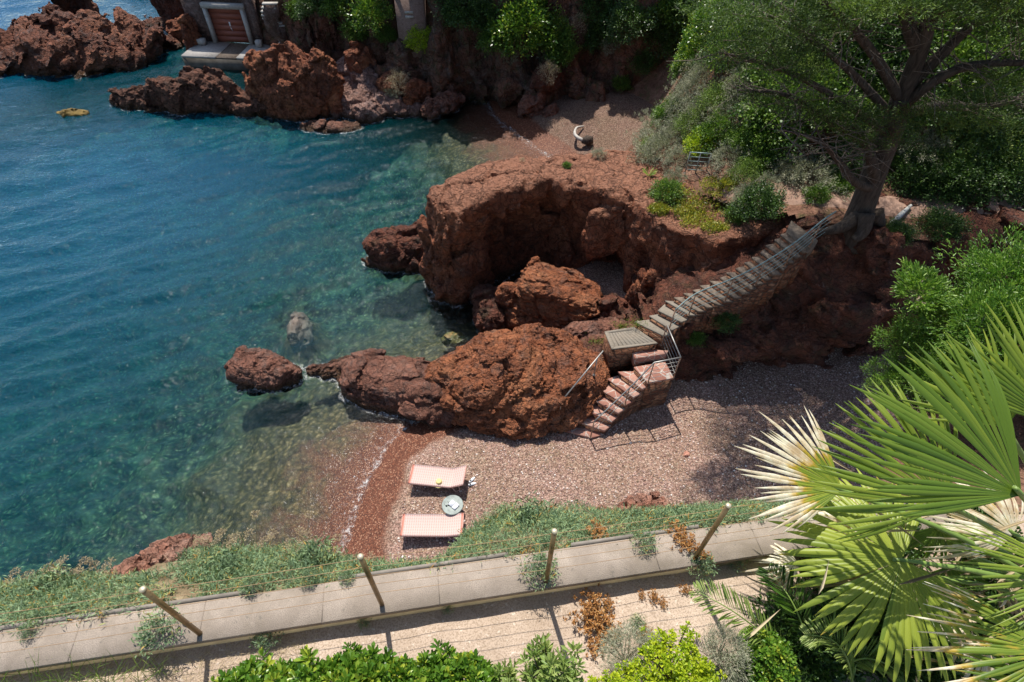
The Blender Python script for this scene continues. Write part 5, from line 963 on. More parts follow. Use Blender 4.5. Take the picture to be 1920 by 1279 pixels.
Cp += [(7, 17.7, 12.3, 1.1), (8, 18.2, 12.6, 1.1), (9, 18.8, 12.8, 1.1), (6.2, 17, 12.1, .9), (8.6, 17.6, 13.1, 1.1), (10, 18.5, 13.1, 1.1), (7.6, 17.0, 12.8, 1.0), (9.4, 17.8, 12.4, 1.0)]  # foliage above the view, added to shade the upper stairs
for _ in range(105):
    a = rng.uniform(0, 6.28); rr = math.sqrt(rng.random()); x, y = 12.4+7.2*rr*math.cos(a), 16.2+4.2*rr*math.sin(a); z = 13.6+(1-rr)*4.5*rng.random()+rng.normal(0, .3)
    if H-z < .30*y: Cp.append((x, y, z, rng.uniform(.7, 1.3)))
ps_, ds_, cs_ = [], [], []
for x, y, z, r in Cp:
    m = int(105*r*r)+20; a = rng.uniform(0, 6.28, m); rr = r*np.sqrt(rng.random(m)); tip = np.stack([x+rr*np.cos(a), y+rr*np.sin(a)*.9, z+rng.normal(0, .10*r, m)+.10*(1-rr/r)], 1); tn = rng.normal(.5, .13)
    for k in range(14): ps_.append(tip+rng.normal(size=(m, 3))*np.array([.09, .09, .045])); ds_.append(np.stack([np.cos(a)*.6, np.sin(a)*.6, np.full(m, .55)], 1)+rng.normal(size=(m, 3))*.5); cs_.append(rng.normal(tn, .18, m))
ps_ = np.concatenate(ps_); leafobj('crown', ps_-T0, np.concatenate(ds_), .105*rng.uniform(.5, 1.3, len(ps_)), .018, np.concatenate(cs_), L_CYP, tr)
# fallen bleached log by the tree
a, b = hit(1668, 425)[0], hit(1705, 390)[0]; o = tag(empty('fallen_branch', a), 'thin bleached fallen branch on the bank right of the cypress foot', 'branch'); mb = MB(); mb.tube([np.array([0, 0, .08]), (b-a)*.5+np.array([0, 0, .14]), b-a+np.array([0, 0, .1])], [.09, .08, .05], 8); mk('wood', np.concatenate(mb.v), mb.f, plain('grey_dead_wood', (.42, .42, .4), .8), o, True)
# ============================================================ slope below the terrace wall
t = NT('ledge_earth'); p = t.coords(); n = t.noise(p, 6, 7, .65); LEDGEM = t.out(t.pbr(t.ramp(n, [(.35, (.12, .085, .05)), (.55, (.22, .17, .10)), (.7, (.32, .25, .16))]), .95, t.bump(n, .8, .04), .1))
EP = [(-260, 1150), (-90, 1120), (0, 1112), (130, 1090), (230, 1078), (400, 1034), (560, 1032), (640, 1052), (700, 1072), (830, 1078), (870, 1020), (940, 962), (1080, 955), (1120, 968), (1280, 965), (1400, 962), (1480, 960), (1600, 965), (1800, 970), (2100, 975)]
EZ = 11.45; E_ = np.array([P(a, b, EZ)[:2] for a, b in EP]); Es = (E_-e0)@dv; Et = (E_-e0)@nv
SS = np.arange(-1.6, 9.0, .05); ET = np.interp(SS, Es, Et); V = []; rows = [0, .15, .3, .45, .6, .75, .9, 1.0, 1.04, 1.05, 1.02, .9]
for k, s in enumerate(SS):
    for j, f in enumerate(rows):
        tt = .33+(ET[k]-.33)*f if j < 8 else ET[k]*[1.02, 1.03, 1.0, .9][j-8]
        z = WZ-.09-(WZ-.09-EZ)*f**1.5 if j < 8 else EZ-[.15, .5, 1.4, 4.0][j-8]
        q = W(s, tt); V.append((q[0], q[1], z))
V = np.array(V); dn = fbm(V*1.7, 4, .55, True)[:, None]; V[:, :2] += nv*np.clip(dn, -.5, .5)*.12*np.repeat([[0, .2, .4, .6, .8, 1, .7, .5, 1, 1, 1, 1]], len(SS), 0).reshape(-1, 1); V[:, 2] += (dn[:, 0]*.06)*np.tile([0]+[1]*11, len(SS))
nr = len(rows); i = np.arange(len(SS)*nr).reshape(len(SS), nr); Q = np.stack([i[:-1, :-1], i[1:, :-1], i[1:, 1:], i[:-1, 1:]], -1).reshape(-1, 4)
tag(mk('cliff_ledge', V, Q, LEDGEM, smooth=True), 'earthy ledge falling away outside the terrace wall', kind='structure')
def ledge(s, f):      # point on the ledge
    te = np.interp(s, Es, Et); tt = .33+(te-.33)*f; q = e0+np.multiply.outer(np.atleast_1d(s), dv)+np.multiply.outer(np.atleast_1d(tt), nv)
    return np.concatenate([q, (WZ-.09-(WZ-.09-EZ)*np.atleast_1d(f)**1.5)[:, None]], 1)
# red outcrops on the ledge
def outc(px, py, z, r3, rz, lb, seed):
    c = P(px, py, z); m = max(r3)*1.3; tag(rock('outcrop', [ell(c, r3, rz, 0, 0)], c-m-.1, c+m+.1, rock_mat('sunlit_outcrop_rock', (.36, .14, .09), (.52, .24, .16), (.62, .36, .26), greyamt=.35, grey=(.5, .40, .33), wet=False, scale=3), vx=.028, amp=.13, fr=2.4, cob=.035, cobf=9, aniso=(1, .6, 1.6), seed=seed), lb, 'rock')
outc(285, 1072, 11.45, (.56, .19, .24), 33, 'sunlit salmon red outcrop at the seaward edge of the terrace plants', 81)
outc(1190, 962, 11.2, (.45, .14, .22), 8, 'flat salmon red outcrop at the pebble side of the samphire', 82)
# samphire
def tufts(base, n, L, Wd, up=.55, spread=.8, tone=.47, tv=.26):
    m = len(base); pos = np.repeat(base, n, 0)+rng.normal(size=(m*n, 3))*np.array([.03, .03, .018])*L/.05; d = rng.normal(size=(m*n, 3))*spread; d[:, 2] = np.abs(d[:, 2])*.6+up
    c = np.repeat(rng.normal(tone, tv, m), n)+rng.normal(0, .12, m*n); return pos, d, L*rng.uniform(.6, 1.3, m*n), c
m = 8600; s = rng.uniform(-1.3, 7.2, m); f = rng.random(m)**.75; b = ledge(s, f); dens = pn(b*1.1+3)+.5*pn(b*3)
inrock = (np.hypot((b[:, 0]-P(285, 1072, 11.6)[0])/.55, (b[:, 1]-P(285, 1072, 11.6)[1])/.17) < 1) | (np.abs(s-np.interp(0, [0], [0])-((P(1190, 962, 11.2)[:2]-e0)@dv)) < .33) & (f > .8)
k = (dens > -.28) & ~inrock; b = b[k]; f_ = f[k]; bump_ = np.clip(pn(b*1.5+20)*.5+.15, 0, .5); b[:, 2] += bump_*.5*rng.random(len(b))+.015
pos, d, L, c = tufts(b, 14, .052, .008)
tag(leafobj('samphire_ground_cover', pos, d, L, L*.15, c, L_SAMP), 'blue green samphire carpeting the ledge outside the wall', 'ground cover', kind='stuff')
# brown litter and thin stems among it
m = 1500; b = ledge(rng.uniform(-1.3, 7.2, m), rng.random(m)); b[:, 2] += .03; leafobj_ = leafobj('dry_stems', b, rng.normal(size=(m, 3))*np.array([1, 1, .35])+np.array([0, 0, .25]), rng.uniform(.05, .16, m), .003, rng.random(m), L_STRAW)
tag(leafobj_, 'dry thin stems tangled through the samphire', 'dry grass', kind='stuff')
# samphire plants that stand apart
def samph_proto(r=.16):
    o = empty('samphire_plant'); n = 46; a = rng.uniform(0, 6.28, n); rr = r*np.sqrt(rng.random(n)); h = .05+.12*(1-(rr/r)**2)*rng.uniform(.7, 1.2, n); b = np.stack([rr*np.cos(a), rr*np.sin(a), h], 1)
    pos, d, L, c = tufts(b, 14, .045, .009, spread=.8); leafobj('foliage', pos, d, L, L*.2, c, L_SAMP, o); mb = MB()
    for k in range(0, n, 3): mb.tube([np.array([0, 0, -.03]), b[k]*np.array([.6, .6, .5]), b[k]], [.004, .003, .002], 4, False)
    mk('stem', np.concatenate(mb.v), mb.f, DRYTW, o); return o
sp = samph_proto()
pl_ = [(308, 1185, WZ, 1.1, 'grey green samphire growing over the coping at the leftmost post'), (505, 1195, WZ-.18, .75, 'samphire on the sand below the wall between the two left posts'), (520, 1205, WZ-.18, .5, None), (1010, 1075, WZ, 1.0, 'samphire leaning over the coping just left of the third post'), (1205, 1020, WZ, .7, 'samphire drooping onto the coping between third and rightmost post'), (1310, 1065, WZ-.1, .8, 'samphire rooted at the foot of the rightmost post'), (1375, 1050, WZ-.2, .7, 'samphire inside the wall right of the rightmost post'),
 (685, 1165, WZ-.18, .4, 'small samphire seedling in the sand near the second post'), (840, 1142, WZ-.18, .35, 'small samphire seedling under the middle of the wall'), (580, 1085, WZ, .55, 'samphire hanging on the coping left of the second post'), (650, 1085, WZ, .45, 'small samphire sprig touching the second post'), (475, 1098, WZ, .6, 'samphire reaching over the coping between the two left posts'), (60, 1185, WZ, .5, 'samphire at the far left end of the coping'), (1195, 1170, WZ-.18, .45, 'wispy grey green plant in the sand above the yellow green shrub'), (990, 990, 11.75, 1.6, 'mound of samphire bulging towards the loungers'), (600, 1060, 11.9, 1.3, 'tall samphire mound in front of the wet pebbles'), (440, 1075, 11.9, 1.3, 'samphire mound right of the salmon red outcrop'), (100, 1110, 11.8, 1.3, 'samphire mound at the left sea edge')]
for px, py, z, s_, lb in pl_:
    if lb: place(sp, P(px, py, z), s_, lb, 'plant', 'samphire plants by the terrace wall')
# dry umbels
def umbel_proto(h=.34, sd=0):
    r_g = np.random.default_rng(sd); o = empty('dried_umbel'); mb = MB(); pp_, dd = [], []
    top = np.array([r_g.normal(0, .05), r_g.normal(0, .05), h]); mb.tube(curve([np.zeros(3), top*.5+r_g.normal(size=3)*.012, top], 3), np.linspace(.0045, .0022, 7), 5, False)
    heads = [top]
    for k in range(r_g.integers(1, 4)):
        a = r_g.uniform(0, 6.28); s0 = top*r_g.uniform(.45, .75); e = s0+np.array([math.cos(a)*.07, math.sin(a)*.07, h*.3]); mb.tube([s0, (s0+e)/2+np.array([0, 0, -.01]), e], [.003, .002, .0015], 4, False); heads.append(e)
    for hd in heads:
        for k in range(13):
            a = k*2.4; rr = .012+.03*math.sqrt(k/13); e = hd+np.array([math.cos(a)*rr, math.sin(a)*rr, .03-.3*rr]); mb.tube([hd, e], [.0012, .001], 3, False); n = 9; pp_.append(np.repeat(e[None], n, 0)+r_g.normal(size=(n, 3))*.003); dd.append(r_g.normal(size=(n, 3))+np.array([0, 0, .8]))
    mk('stem', np.concatenate(mb.v), mb.f, DRYTW, o)
    for k in range(len(heads)):
        a_, b_ = np.concatenate(pp_[k*13:k*13+13]), np.concatenate(dd[k*13:k*13+13]); leafobj('flower_head', a_, b_, .013, .006, r_g.uniform(.1, .8, len(a_)), L_STRAW, o)
    return o
ups = [umbel_proto(.36, 1), umbel_proto(.28, 2), umbel_proto(.42, 3)]
um = [(15, 1105), (60, 1100), (110, 1095), (148, 1085), (185, 1080), (205, 1075), (235, 1095), (395, 1035), (405, 1055), (437, 1032), (455, 1040), (500, 1045), (520, 1035), (548, 1040), (560, 1050), (585, 1030), (600, 1048), (620, 1060), (640, 1065), (660, 1068), (685, 1075), (705, 1072), (392, 1080), (480, 1030), (930, 985), (905, 1000), (1415, 965), (1390, 975), (1000, 975), (570, 1020)]
pos_w = {0: 'far left corner', 1: 'left edge'}
for i, (px, py) in enumerate(um):
    lb = f'dry brown umbel stalk, {["first","second","third","fourth","fifth","sixth","seventh","eighth","ninth","tenth"][i%10]} of the '+['left sea edge and outcrop bunch', 'bunch before the dark shallows', 'bunch before the wet pebbles and beyond'][i//10]
    place(ups[i % 3], P(px, py, EZ+.02), rng.uniform(.85, 1.3), lb, 'dried flower', 'dried umbels along the ledge')
# orange dead weeds
def dead_proto():
    o = empty('dead_weed'); n = 60; b = rng.normal(size=(n, 3))*np.array([.055, .055, .03])+np.array([0, 0, .05]); pos = np.repeat(b, 12, 0); leafobj('foliage', pos, rng.normal(size=(n*12, 3)), rng.uniform(.015, .035, n*12), .009, rng.normal(.5, .22, n*12), L_DEAD, o); mb = MB()
    for k in range(0, n, 4): mb.tube([np.array([0, 0, -.02]), b[k]], [.003, .0015], 4, False)
    mk('stem', np.concatenate(mb.v), mb.f, DRYTW, o); return o
dp = dead_proto()
for px, py, z, s_, lb in [(1110, 1130, WZ-.18, 1.0, 'upper part of the big orange dead weed on the sand'), (1100, 1160, WZ-.18, 1.2, 'widest orange dead weed on the sand, left side'), (1132, 1172, WZ-.18, 1.15, 'big orange dead weed nearest the pale shrub'), (1118, 1205, WZ-.2, .9, 'orange dead weed touching the grey bush'), (1140, 1132, WZ-.18, .55, 'small orange dead clump right of the big one'), (1225, 1122, WZ-.18, .5, 'small orange dead clump halfway to the palm frond, left'), (1243, 1130, WZ-.18, .4, 'tiny orange dead clump halfway to the palm frond, right'), (1203, 1115, WZ-.18, .35, 'tiny lone orange dead clump on the sand'),
    (1283, 1105, WZ-.18, .45, 'upright orange dead sprig beside the rightmost post shadow'), (1275, 1008, WZ-.02, 1.0, 'orange dead weed on the coping left of the rightmost post'), (1290, 1025, WZ, .8, 'orange dead weed at the foot of the rightmost post'), (1318, 1045, WZ, .6, 'orange dead sprig on the coping edge right of the rightmost post'), (1120, 998, WZ-.1, .9, 'orange dead weed in the samphire left of the red outcrop'), (1275, 965, 11.6, .9, 'orange dead weed at the right end of the red outcrop'), (1040, 965, 11.8, .7, 'orange tinted dead patch on the samphire mound'), (1210, 1190, WZ-.18, .6, 'orange dead clump among the grey wisps')]:
    place(dp, P(px, py, z), s_, lb, 'dead weed', 'orange dead weeds around the terrace')
# straw litter and grass
b = np.stack([*(e0[:, None]+dv[:, None]*rng.uniform(.2, 2.4, 2600)+nv[:, None]*rng.uniform(-.5, -.03, 2600)), np.full(2600, WZ-.185)], 1)
tag(leafobj('straw_litter', b, rng.normal(size=(2600, 3))*np.array([1, 1, .12]), rng.uniform(.03, .11, 2600), .003, rng.normal(.6, .2, 2600), L_STRAW), 'scattered straw on the sand below the leftmost post', 'straw', kind='stuff')
n = 900; b = np.stack([rng.uniform(-4.4, -2.75, n), rng.uniform(.55, 1.12, n), np.full(n, WZ-.18)], 1); b = b[(b[:, 1] < 1.25+(b[:, 0]+4)*.1)]
mb_p, n = b, len(b); d = rng.normal(size=(n, 3))*.45+np.array([.35, .1, 1]); tag(leafobj('long_grass', mb_p, d, rng.uniform(.15, .4, n), .006, rng.normal(.5, .2, n), L_PALE, None, False, .12), 'long green grass in the bottom left corner', 'grass', kind='stuff')

# ============================================================ hedge plants at the bottom
def whorl_proto(name, R3, mat, nW, nL, L, Wd, tone=.6, tv=.2, yel=.2, stemm=TWIG, low=.0, cup=.75, shell=.25):
    o = empty(name); C, N = dome(nW, R3, low, shell=shell, lump=.2); n = len(C); N = nrmz(N*.5+np.array([0, 0, .8])+rng.normal(size=N.shape)*.25)
    cp = np.repeat(C, nL, 0); cn = np.repeat(N, nL, 0); lay = np.tile(np.linspace(0, 1, nL), n); an = np.tile(np.arange(nL)*2.4, n)+np.repeat(rng.uniform(0, 6.28, n), nL)
    s = nrmz(np.cross(cn, np.array([.3, .9, .1]))); u = np.cross(cn, s); rad = s*np.cos(an)[:, None]+u*np.sin(an)[:, None]; d = nrmz(rad*(1.15-.85*lay)[:, None]+cn*(.25+cup*lay)[:, None]+rng.normal(size=rad.shape)*.1)
    pos = cp-cn*(1-lay)[:, None]*L*.75; Ls = L*(1.15-.35*lay)*rng.uniform(.8, 1.15, len(lay)); wt = np.where(rng.random(n) < yel, .28, 0)
    c = np.repeat(rng.normal(tone, .1, n)+wt, nL)+rng.normal(0, tv*.45, len(lay))+.14*lay
    leafobj('foliage', pos, d, Ls, Ls*Wd/L, c, mat, o, True, .12, face=cn); mb = MB()
    for k in rng.choice(n, min(n, 34), replace=False): mb.tube(curve([np.array([rng.normal(0, .05), rng.normal(0, .05), -.35]), C[k]*.6+np.array([0, 0, -.08]), C[k]], 3), np.linspace(.009, .003, 7), 5, False)
    mk('stem', np.concatenate(mb.v), mb.f, stemm, o); return o
hp = whorl_proto('pittosporum_shrub', (.26, .22, .30), L_PITT, 160, 13, .06, .023, tone=.56, yel=.22)
HZ = 12.78
for i, (px, py, z, s_, lb) in enumerate([(470, 1318, HZ, 1.05, 'leftmost glossy green pittosporum with one yellow tip'), (590, 1322, HZ, 1.1, 'glossy green pittosporum, second from left along the bottom'), (700, 1305, HZ, 1.15, 'fullest glossy green pittosporum under the second post shadow'), (800, 1312, HZ, 1.05, 'glossy green pittosporum in the middle of the bottom edge'), (880, 1305, HZ, 1.0, 'glossy green pittosporum touching the pale leaved shrub'), (395, 1345, HZ-.1, .8, 'low dark green pittosporum at the left end of the hedge'), (1440, 1240, 12.35, .85, 'dark green pittosporum in the shade left of the palms'), (535, 1300, HZ-.05, .8, 'small glossy green pittosporum squeezed between the two leftmost large ones'), (645, 1290, HZ, .8, 'glossy green pittosporum reaching highest, left of the second post shadow'), (760, 1300, HZ-.03, .85, 'glossy green pittosporum right of the second post shadow')]):
    place(hp, P(px, py, z), s_*1.08, lb, 'shrub', 'pittosporum shrubs along the bottom', rz=i*1.3)
ob_ = whorl_proto('oblong_leaved_shrub', (.20, .18, .34), L_PALE, 95, 12, .062, .015, tone=.62, tv=.25, cup=1.2, shell=.6)
place(ob_, P(1030, 1285, 12.78), 1.3, 'pale leaved upright shrub with narrow olive leaves beside the hedge', 'shrub'); place(ob_, P(950, 1320, 12.75), 1.1, 'smaller pale leaved shrub half hidden in the hedge', 'shrub')
yp = whorl_proto('yellow_green_shrub', (.24, .22, .22), L_YEL, 260, 9, .03, .015, tone=.6, tv=.3)
for px, py, s_, lb in [(1262, 1250, 1.0, 'brightest yellow green shrub at the bottom right of the sand'), (1180, 1310, .9, 'yellow green shrub on the bottom edge under the grey bush'), (1290, 1310, 1.0, 'yellow green shrub on the bottom edge left of the shade'), (1090, 1325, .8, 'yellow green shrub right of the pale leaved one')]: place(yp, P(px, py, 12.6), s_*1.1, lb, 'shrub', 'yellow green shrubs at the bottom')
gp_ = shrub_proto('grey_wispy_shrub', (.2, .18, .2), L_GREY, 170, 26, .035, .004, tone=.65, clump=.3, stems=20, srad=.012, stemm=DRYTW)
for px, py, s_, lb in [(1175, 1235, 1.0, 'feathery grey bush between the orange weeds and the yellow green shrub'), (1350, 1235, .9, 'feathery grey bush right of the yellow green shrub'), (1225, 1225, .6, 'small feathery grey bush right behind the larger one')]: place(gp_, P(px, py, 12.3), s_, lb, 'shrub', 'feathery grey bushes')

# ============================================================ right hand bank and bushes
BK = [(1640, 780, 11.5), (1700, 700, 10.8), (1800, 610, 10.3), (1920, 540, 10), (2080, 500, 9.5), (2200, 700, 9), (1900, 760, 9), (1800, 900, 7.6), (1650, 980, 6.9), (2000, 950, 6.6), (1990, 1120, 5.7), (1560, 1010, 5.9), (2200, 1100, 5.8)]
bp = [tuple(PD(*q)) for q in BK]+[(4, 2.6, 12), (6, 3.0, 12), (9, 3.3, 12)]; bf_ = rbf(bp)
tag(heightmesh('bank', np.arange(2.8, 13, .2), np.arange(2.4, 12, .2), lambda X, Y: bf_(X, Y)-.6+.1*fbm(np.stack([X.ravel(), Y.ravel(), 0*X.ravel()], 1)*1.3, 3).reshape(X.shape), HILLM, mask=lambda X, Y, Z: (((X-e0[0])*nv[0]+(Y-e0[1])*nv[1]) > .4) & (Y < -.6+X*.92) & (X > 4.2) & (Z > 2)), 'steep bank under the bushes on the right', kind='structure')
op = shrub_proto('leafy_bush', (1, 1, .8), L_OLE, 420, 30, .085, .02, tone=.58, tv=.2, clump=.16, spread=.75, six=True, lump=.3, shell=.5, stems=26, srad=.018)
for px, py, dist, s_, lb in [(1790, 610, 9.6, .78, 'bright bush in the middle of the right side, left part'), (1900, 545, 9.2, .9, 'bright bush at the right frame edge'), (1720, 655, 9.9, .55, 'lowest leafy bush reaching towards the dark cave'), (1870, 650, 8.6, .8, 'bright bush right behind the highest palm fan'), (1690, 735, 9.9, .5, 'bright bush spilling down to the shaded pebbles'), (1960, 640, 8.6, .9, 'bright bush mostly outside the right frame edge'), (1770, 720, 9.3, .6, 'bright bush just above the left palm fan')]:
    q = PD(px, py, dist); place(op, q-np.array([0, 0, .5*s_]), s_, lb, 'bush', 'bushes on the right bank')
lp = shrub_proto('spreading_bush', (.55, .35, .22), L_OLE, 110, 30, .08, .018, tone=.66, clump=.2, spread=.7, six=True, stems=30, srad=.03, stemm=DRYTW)
q = PD(1728, 545, 9.3); place(lp, q-np.array([0, 0, .15]), 1.0, 'airy branch of leaves on bare pale stems sticking out of the right bushes', 'bush')

# ============================================================ fan palm
t = NT('palm_fan'); a = t.attr('c'); dd_ = t.attr('d'); p = t.coords()
g = t.ramp(a, [(0, (.03, .08, .01)), (.5, (.12, .20, .02)), (1, (.34, .40, .05))]); tan = t.ramp(t.noise(p, 9, 4, .6), [(.35, (.55, .42, .26)), (.6, (.86, .80, .66))])
dn_ = t.math('ADD', dd_, t.math('MULTIPLY', t.math('SUBTRACT', t.noise(p, 14, 4, .6), .5), .35)); c = t.mix(t.mr(dn_, .40, .52), g, (.55, .36, .05)); c = t.mix(t.mr(dn_, .5, .66), c, tan)
pb = t.pbr(c, .42, None, .45); tr_ = t.n('BsdfTranslucent', {'Color': t.mix(1, c, (1.25, 1.35, .55), 'MULTIPLY')}).outputs[0]
FANM = t.out(t.n('MixShader', {0: .38, 1: pb, 2: tr_}).outputs[0]); PETM = plain('palm_petiole', (.16, .24, .05), .4, .4, 0, .2, 4)
def fan(parent, hub, mid, spread, Rr, nseg=40, dead=.0, tip=.0, droop=.12, cup=.12, nrm_=None, c0=.5, split=.55, crown=None, name='fan_leaf', rag=.08, tip0=.62):
    hub = np.array(hub); ax = mid-hub; ax /= np.linalg.norm(ax); n = np.array([0, -.35, 1.]) if nrm_ is None else np.array(nrm_, float); n -= ax*(n@ax); n /= np.linalg.norm(n); sd = np.cross(n, ax)
    ks = [0, .12, .3, .48, .62, .76, .88, 1.0]; V, Fq, C, D = [], [], [], []
    dth = spread/nseg
    for i in range(nseg):
        th = -spread/2+(i+.5)*dth; L = Rr*(1-.22*abs(th/(spread/2))**3)*(1+rng.normal(0, rag*.6)); ct = c0+rng.normal(0, .1); b0 = len(V); dv_ = rng.normal(0, .02); dr = droop*rng.uniform(.7, 1.4); dl = dead+rng.normal(0, .05)+.0*i
        for r in ks:
            ta = th+dv_*r*2; dirn = ax*math.cos(ta)+sd*math.sin(ta); rad = r*L; wdt = rad*math.tan(dth/2)*1.12 if r <= split else split*L*math.tan(dth/2)*max(0, 1-(r-split)/(1-split))**.6
            wdt = max(wdt, .0012); lat = -ax*math.sin(ta)+sd*math.cos(ta); h = cup*Rr*(r*.9)*(abs(th)/(math.pi))**1.2-dr*L*r**2.4
            base = hub+dirn*rad*(1-.08*r*r)+n*h; fold = wdt*.75
            for k in (-1, 0, 1):
                V.append(base+lat*wdt*k+n*(fold if k == 0 else 0)*(1)); C.append(ct+(.08 if k == 0 else 0)); D.append(dl+tip*max(0, r-tip0)*2.2+rng.normal(0, .02))
        for k in range(len(ks)-1):
            for j in (0, 1): a_ = b0+k*3+j; Fq.append((a_, a_+1, a_+4, a_+3))
    V = np.array(V); lf = mk(name, V-np.array(parent.location), np.array(Fq), FANM, parent, False, {'c': np.clip(C, 0, 1), 'd': np.clip(D, 0, 1)})
    if crown is not None:
        mb = MB(); m1 = hub*.5+crown*.5+np.array([0, 0, .12]); q = curve([crown, m1, hub, hub+ax*.05], 4); mb.tube(np.array(q)-np.array(parent.location), np.linspace(.028, .010, len(q)), 8); mk('petiole', np.concatenate(mb.v), mb.f, PETM, lf, True)
    return lf
CR = PD(2010, 1130, 4.6); pm = tag(empty('fan_palm', CR-np.array([0, 0, 1.2])), 'large fan palm with huge pleated green leaves filling the right side', 'palm')
mb = MB(); mb.tube([(0, 0, -1.2), (0, 0, .3), (0, 0, 1.15)], [.28, .25, .2], 14); mk('trunk', np.concatenate(mb.v), mb.f, BARK, pm, True)
up_ = np.array([0, 0, 1.])
def tocam(h): v = CAM-h; return v/np.linalg.norm(v)
def F_(px, py, d, mx, my, md, spread, Rr, nw=(.5, .6), **k):
    h = PD(px, py, d); m = PD(mx, my, md); nn = tocam(h)*nw[0]+up_*nw[1]; return fan(pm, h, m, R(spread), Rr, nrm_=nn, crown=CR, **k)
F_(1915, 928, 3.2, 1690, 735, 3.2, 104, 1.04, nseg=34, c0=.45, tip=.12, cup=.2, split=.68)
F_(1778, 945, 3.9, 1590, 790, 3.95, 128, 1.0, nseg=38, c0=.6, tip=.3, nw=(.7, .4), droop=.16, split=.66)
F_(1885, 800, 3.7, 1800, 640, 3.75, 120, .72, nseg=30, c0=.6, tip=.3, nw=(.7, .5))
F_(1990, 800, 3.4, 1930, 620, 3.4, 110, .85, nseg=30, c0=.55, tip=.25, nw=(.6, .5))
F_(1690, 1050, 4.45, 1500, 1090, 4.4, 282, .93, nseg=62, c0=.85, tip=.5, nw=(.75, .5), droop=.2, split=.70, cup=.1)
F_(1578, 918, 4.6, 1420, 850, 4.6, 118, .80, nseg=32, c0=.7, dead=.34, tip=.7, tip0=.32, nw=(.7, .5), droop=.1, rag=.16, split=.62)
F_(2020, 1085, 3.6, 1790, 1060, 3.6, 75, .80, nseg=20, c0=.6, tip=.1, nw=(.6, .5), split=.4)
F_(1975, 1225, 3.5, 1760, 1200, 3.5, 90, .72, nseg=28, c0=.6, dead=.36, tip=.7, nw=(.6, .5), rag=.2, droop=.25)
F_(2000, 1300, 3.4, 1780, 1290, 3.4, 75, .66, nseg=24, c0=.5, dead=.2, tip=.5, nw=(.6, .5), rag=.15)
F_(1900, 1000, 4.5, 1840, 940, 4.5, 170, .55, nseg=30, dead=.7, tip=.3, nw=(.5, .6), droop=.5, rag=.2)
F_(1620, 985, 5.0, 1560, 960, 5.0, 200, .45, nseg=28, dead=.72, tip=.2, nw=(.5, .5), droop=.6, rag=.25)
F_(1500, 1060, 5.2, 1430, 1055, 5.2, 120, .40, nseg=22, dead=.75, tip=.2, droop=.6, rag=.3)
F_(1780, 1060, 4.9, 1800, 1150, 5.0, 170, .6, nseg=34, c0=.3, tip=.1, droop=.3)
F_(1870, 1130, 4.9, 1820, 1220, 5.0, 150, .6, nseg=30, c0=.25, tip=.2, droop=.3)
F_(1760, 985, 4.7, 1770, 1080, 4.8, 160, .5, nseg=30, c0=.3, tip=.1, droop=.3)
F_(1850, 1200, 4.6, 1780, 1260, 4.6, 130, .5, nseg=26, dead=.7, droop=.5, rag=.3)
# dead skirt strips
n = 260; b = CR+rng.normal(size=(n, 3))*np.array([.6, .45, .3])+np.array([-.5, 0, -.15]); leafobj('dead_fronds', b-(np.array(pm.location)), rng.normal(size=(n, 3))*np.array([1, .8, .5])+np.array([-.6, 0, -.4]), rng.uniform(.25, .6, n), .025, rng.normal(.5, .2, n), L_STRAW, pm, True, .08)
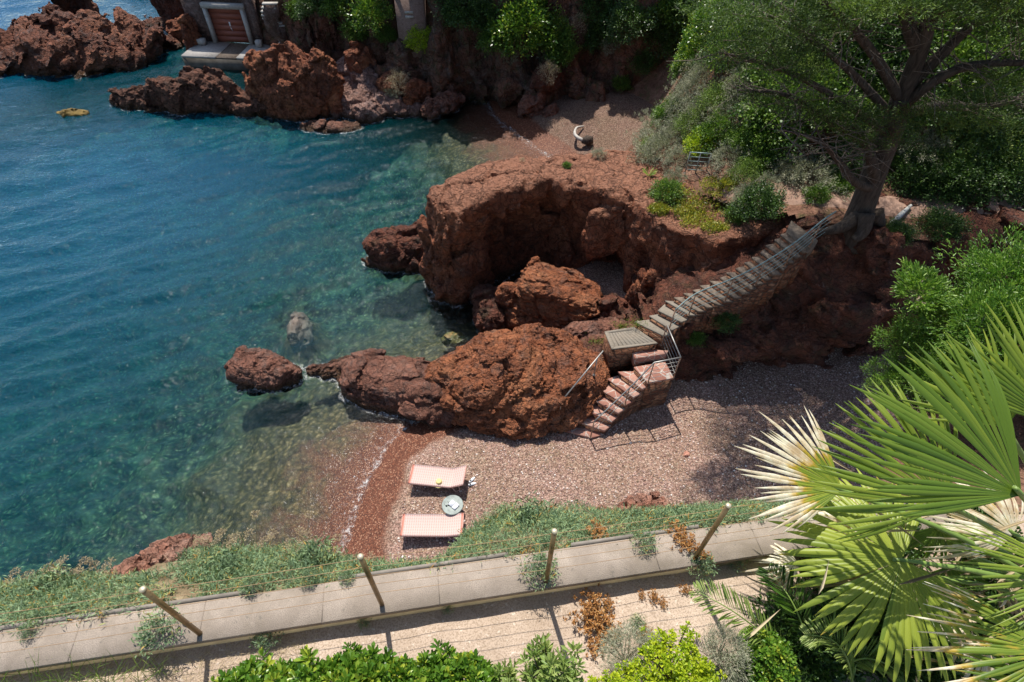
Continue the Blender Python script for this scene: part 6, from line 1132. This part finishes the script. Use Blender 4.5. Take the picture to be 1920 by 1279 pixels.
# feather palm
def frond(parent, pts, Lf, m, name='frond', n=46, tone=.5):
    q = np.array(curve(pts, 8)); loc = np.array(parent.location); mb = MB(); mb.tube(q-loc, np.linspace(.011, .003, len(q)), 6); o = mk(name, np.concatenate(mb.v), mb.f, PETM, parent, True)
    s = np.linspace(.12, 1, n)*(len(q)-1); P0 = np.stack([np.interp(s, range(len(q)), q[:, k]) for k in range(3)], 1); T = nrmz(np.gradient(P0, axis=0)); S = nrmz(np.cross(T, up_)); pos = np.concatenate([P0, P0]); t2 = np.concatenate([T, T]); s2 = np.concatenate([S, -S])
    l = Lf*np.sin(np.linspace(.35, 2.9, n)); d = t2*.75+s2*.8+np.array([0, 0, .25])+rng.normal(size=t2.shape)*.06; leafobj('leaflets', pos-loc, d, np.concatenate([l, l])+.02, .012, rng.normal(tone, .12, 2*n), m, o, True, .12)
fb = PD(1560, 1290, 5.0); fp = tag(empty('feather_palm', fb), 'young feather palm with arching dark fronds in the lower right shade', 'palm')
for pts, Lf, tn in [([(1530, 1290, 5.0), (1460, 1215, 4.7), (1380, 1150, 4.6), (1305, 1108, 4.7)], .22, .55), ([(1530, 1290, 5.0), (1510, 1190, 4.7), (1480, 1120, 4.7), (1440, 1070, 4.9)], .24, .3), ([(1540, 1290, 5.0), (1560, 1180, 4.7), (1570, 1110, 4.8), (1560, 1060, 5)], .24, .25), ([(1540, 1290, 5), (1620, 1200, 4.8), (1680, 1170, 4.9), (1740, 1180, 5)], .24, .25), ([(1540, 1290, 5), (1470, 1250, 4.8), (1400, 1240, 4.9), (1340, 1260, 5)], .2, .3), ([(1540, 1290, 5), (1600, 1240, 4.6), (1650, 1240, 4.5), (1700, 1270, 4.6)], .2, .5), ([(1600, 1300, 4.6), (1590, 1240, 4.4), (1560, 1200, 4.4), (1510, 1190, 4.5)], .18, .6)]:
    frond(fp, [PD(*q) for q in pts], Lf, L_MID if tn < .5 else L_PALE, tone=tn+.1)
dk_ = shrub_proto('understory_bush', (.4, .35, .22), L_DARK, 200, 24, .06, .022, tone=.6, six=True, srad=.01)
for px, py, s_, lb in [(1490, 1220, .9, 'dark understory bush left of the feather palm'), (1600, 1180, 1.0, 'dark understory bush behind the feather palm'), (1700, 1230, 1.0, 'dark understory bush below the biggest fan leaf'), (1810, 1190, 1.0, 'dark understory bush between the fan leaf stalks'), (1420, 1290, .8, 'dark understory bush on the bottom edge by the yellow green shrubs'), (1560, 1080, .7, 'dark understory bush at the inner side of the wall end'), (1660, 1000, .8, 'dark understory bush between biggest fan leaf and dry leaf'), (1820, 1010, .8, 'dark understory bush behind the leaf stalks at the right'), (1900, 1100, 1.0, 'dark understory bush deep in the palm at the right edge')]:
    place(dk_, P(px, py, 12.05), s_, lb, 'bush', 'dark bushes under the palm')
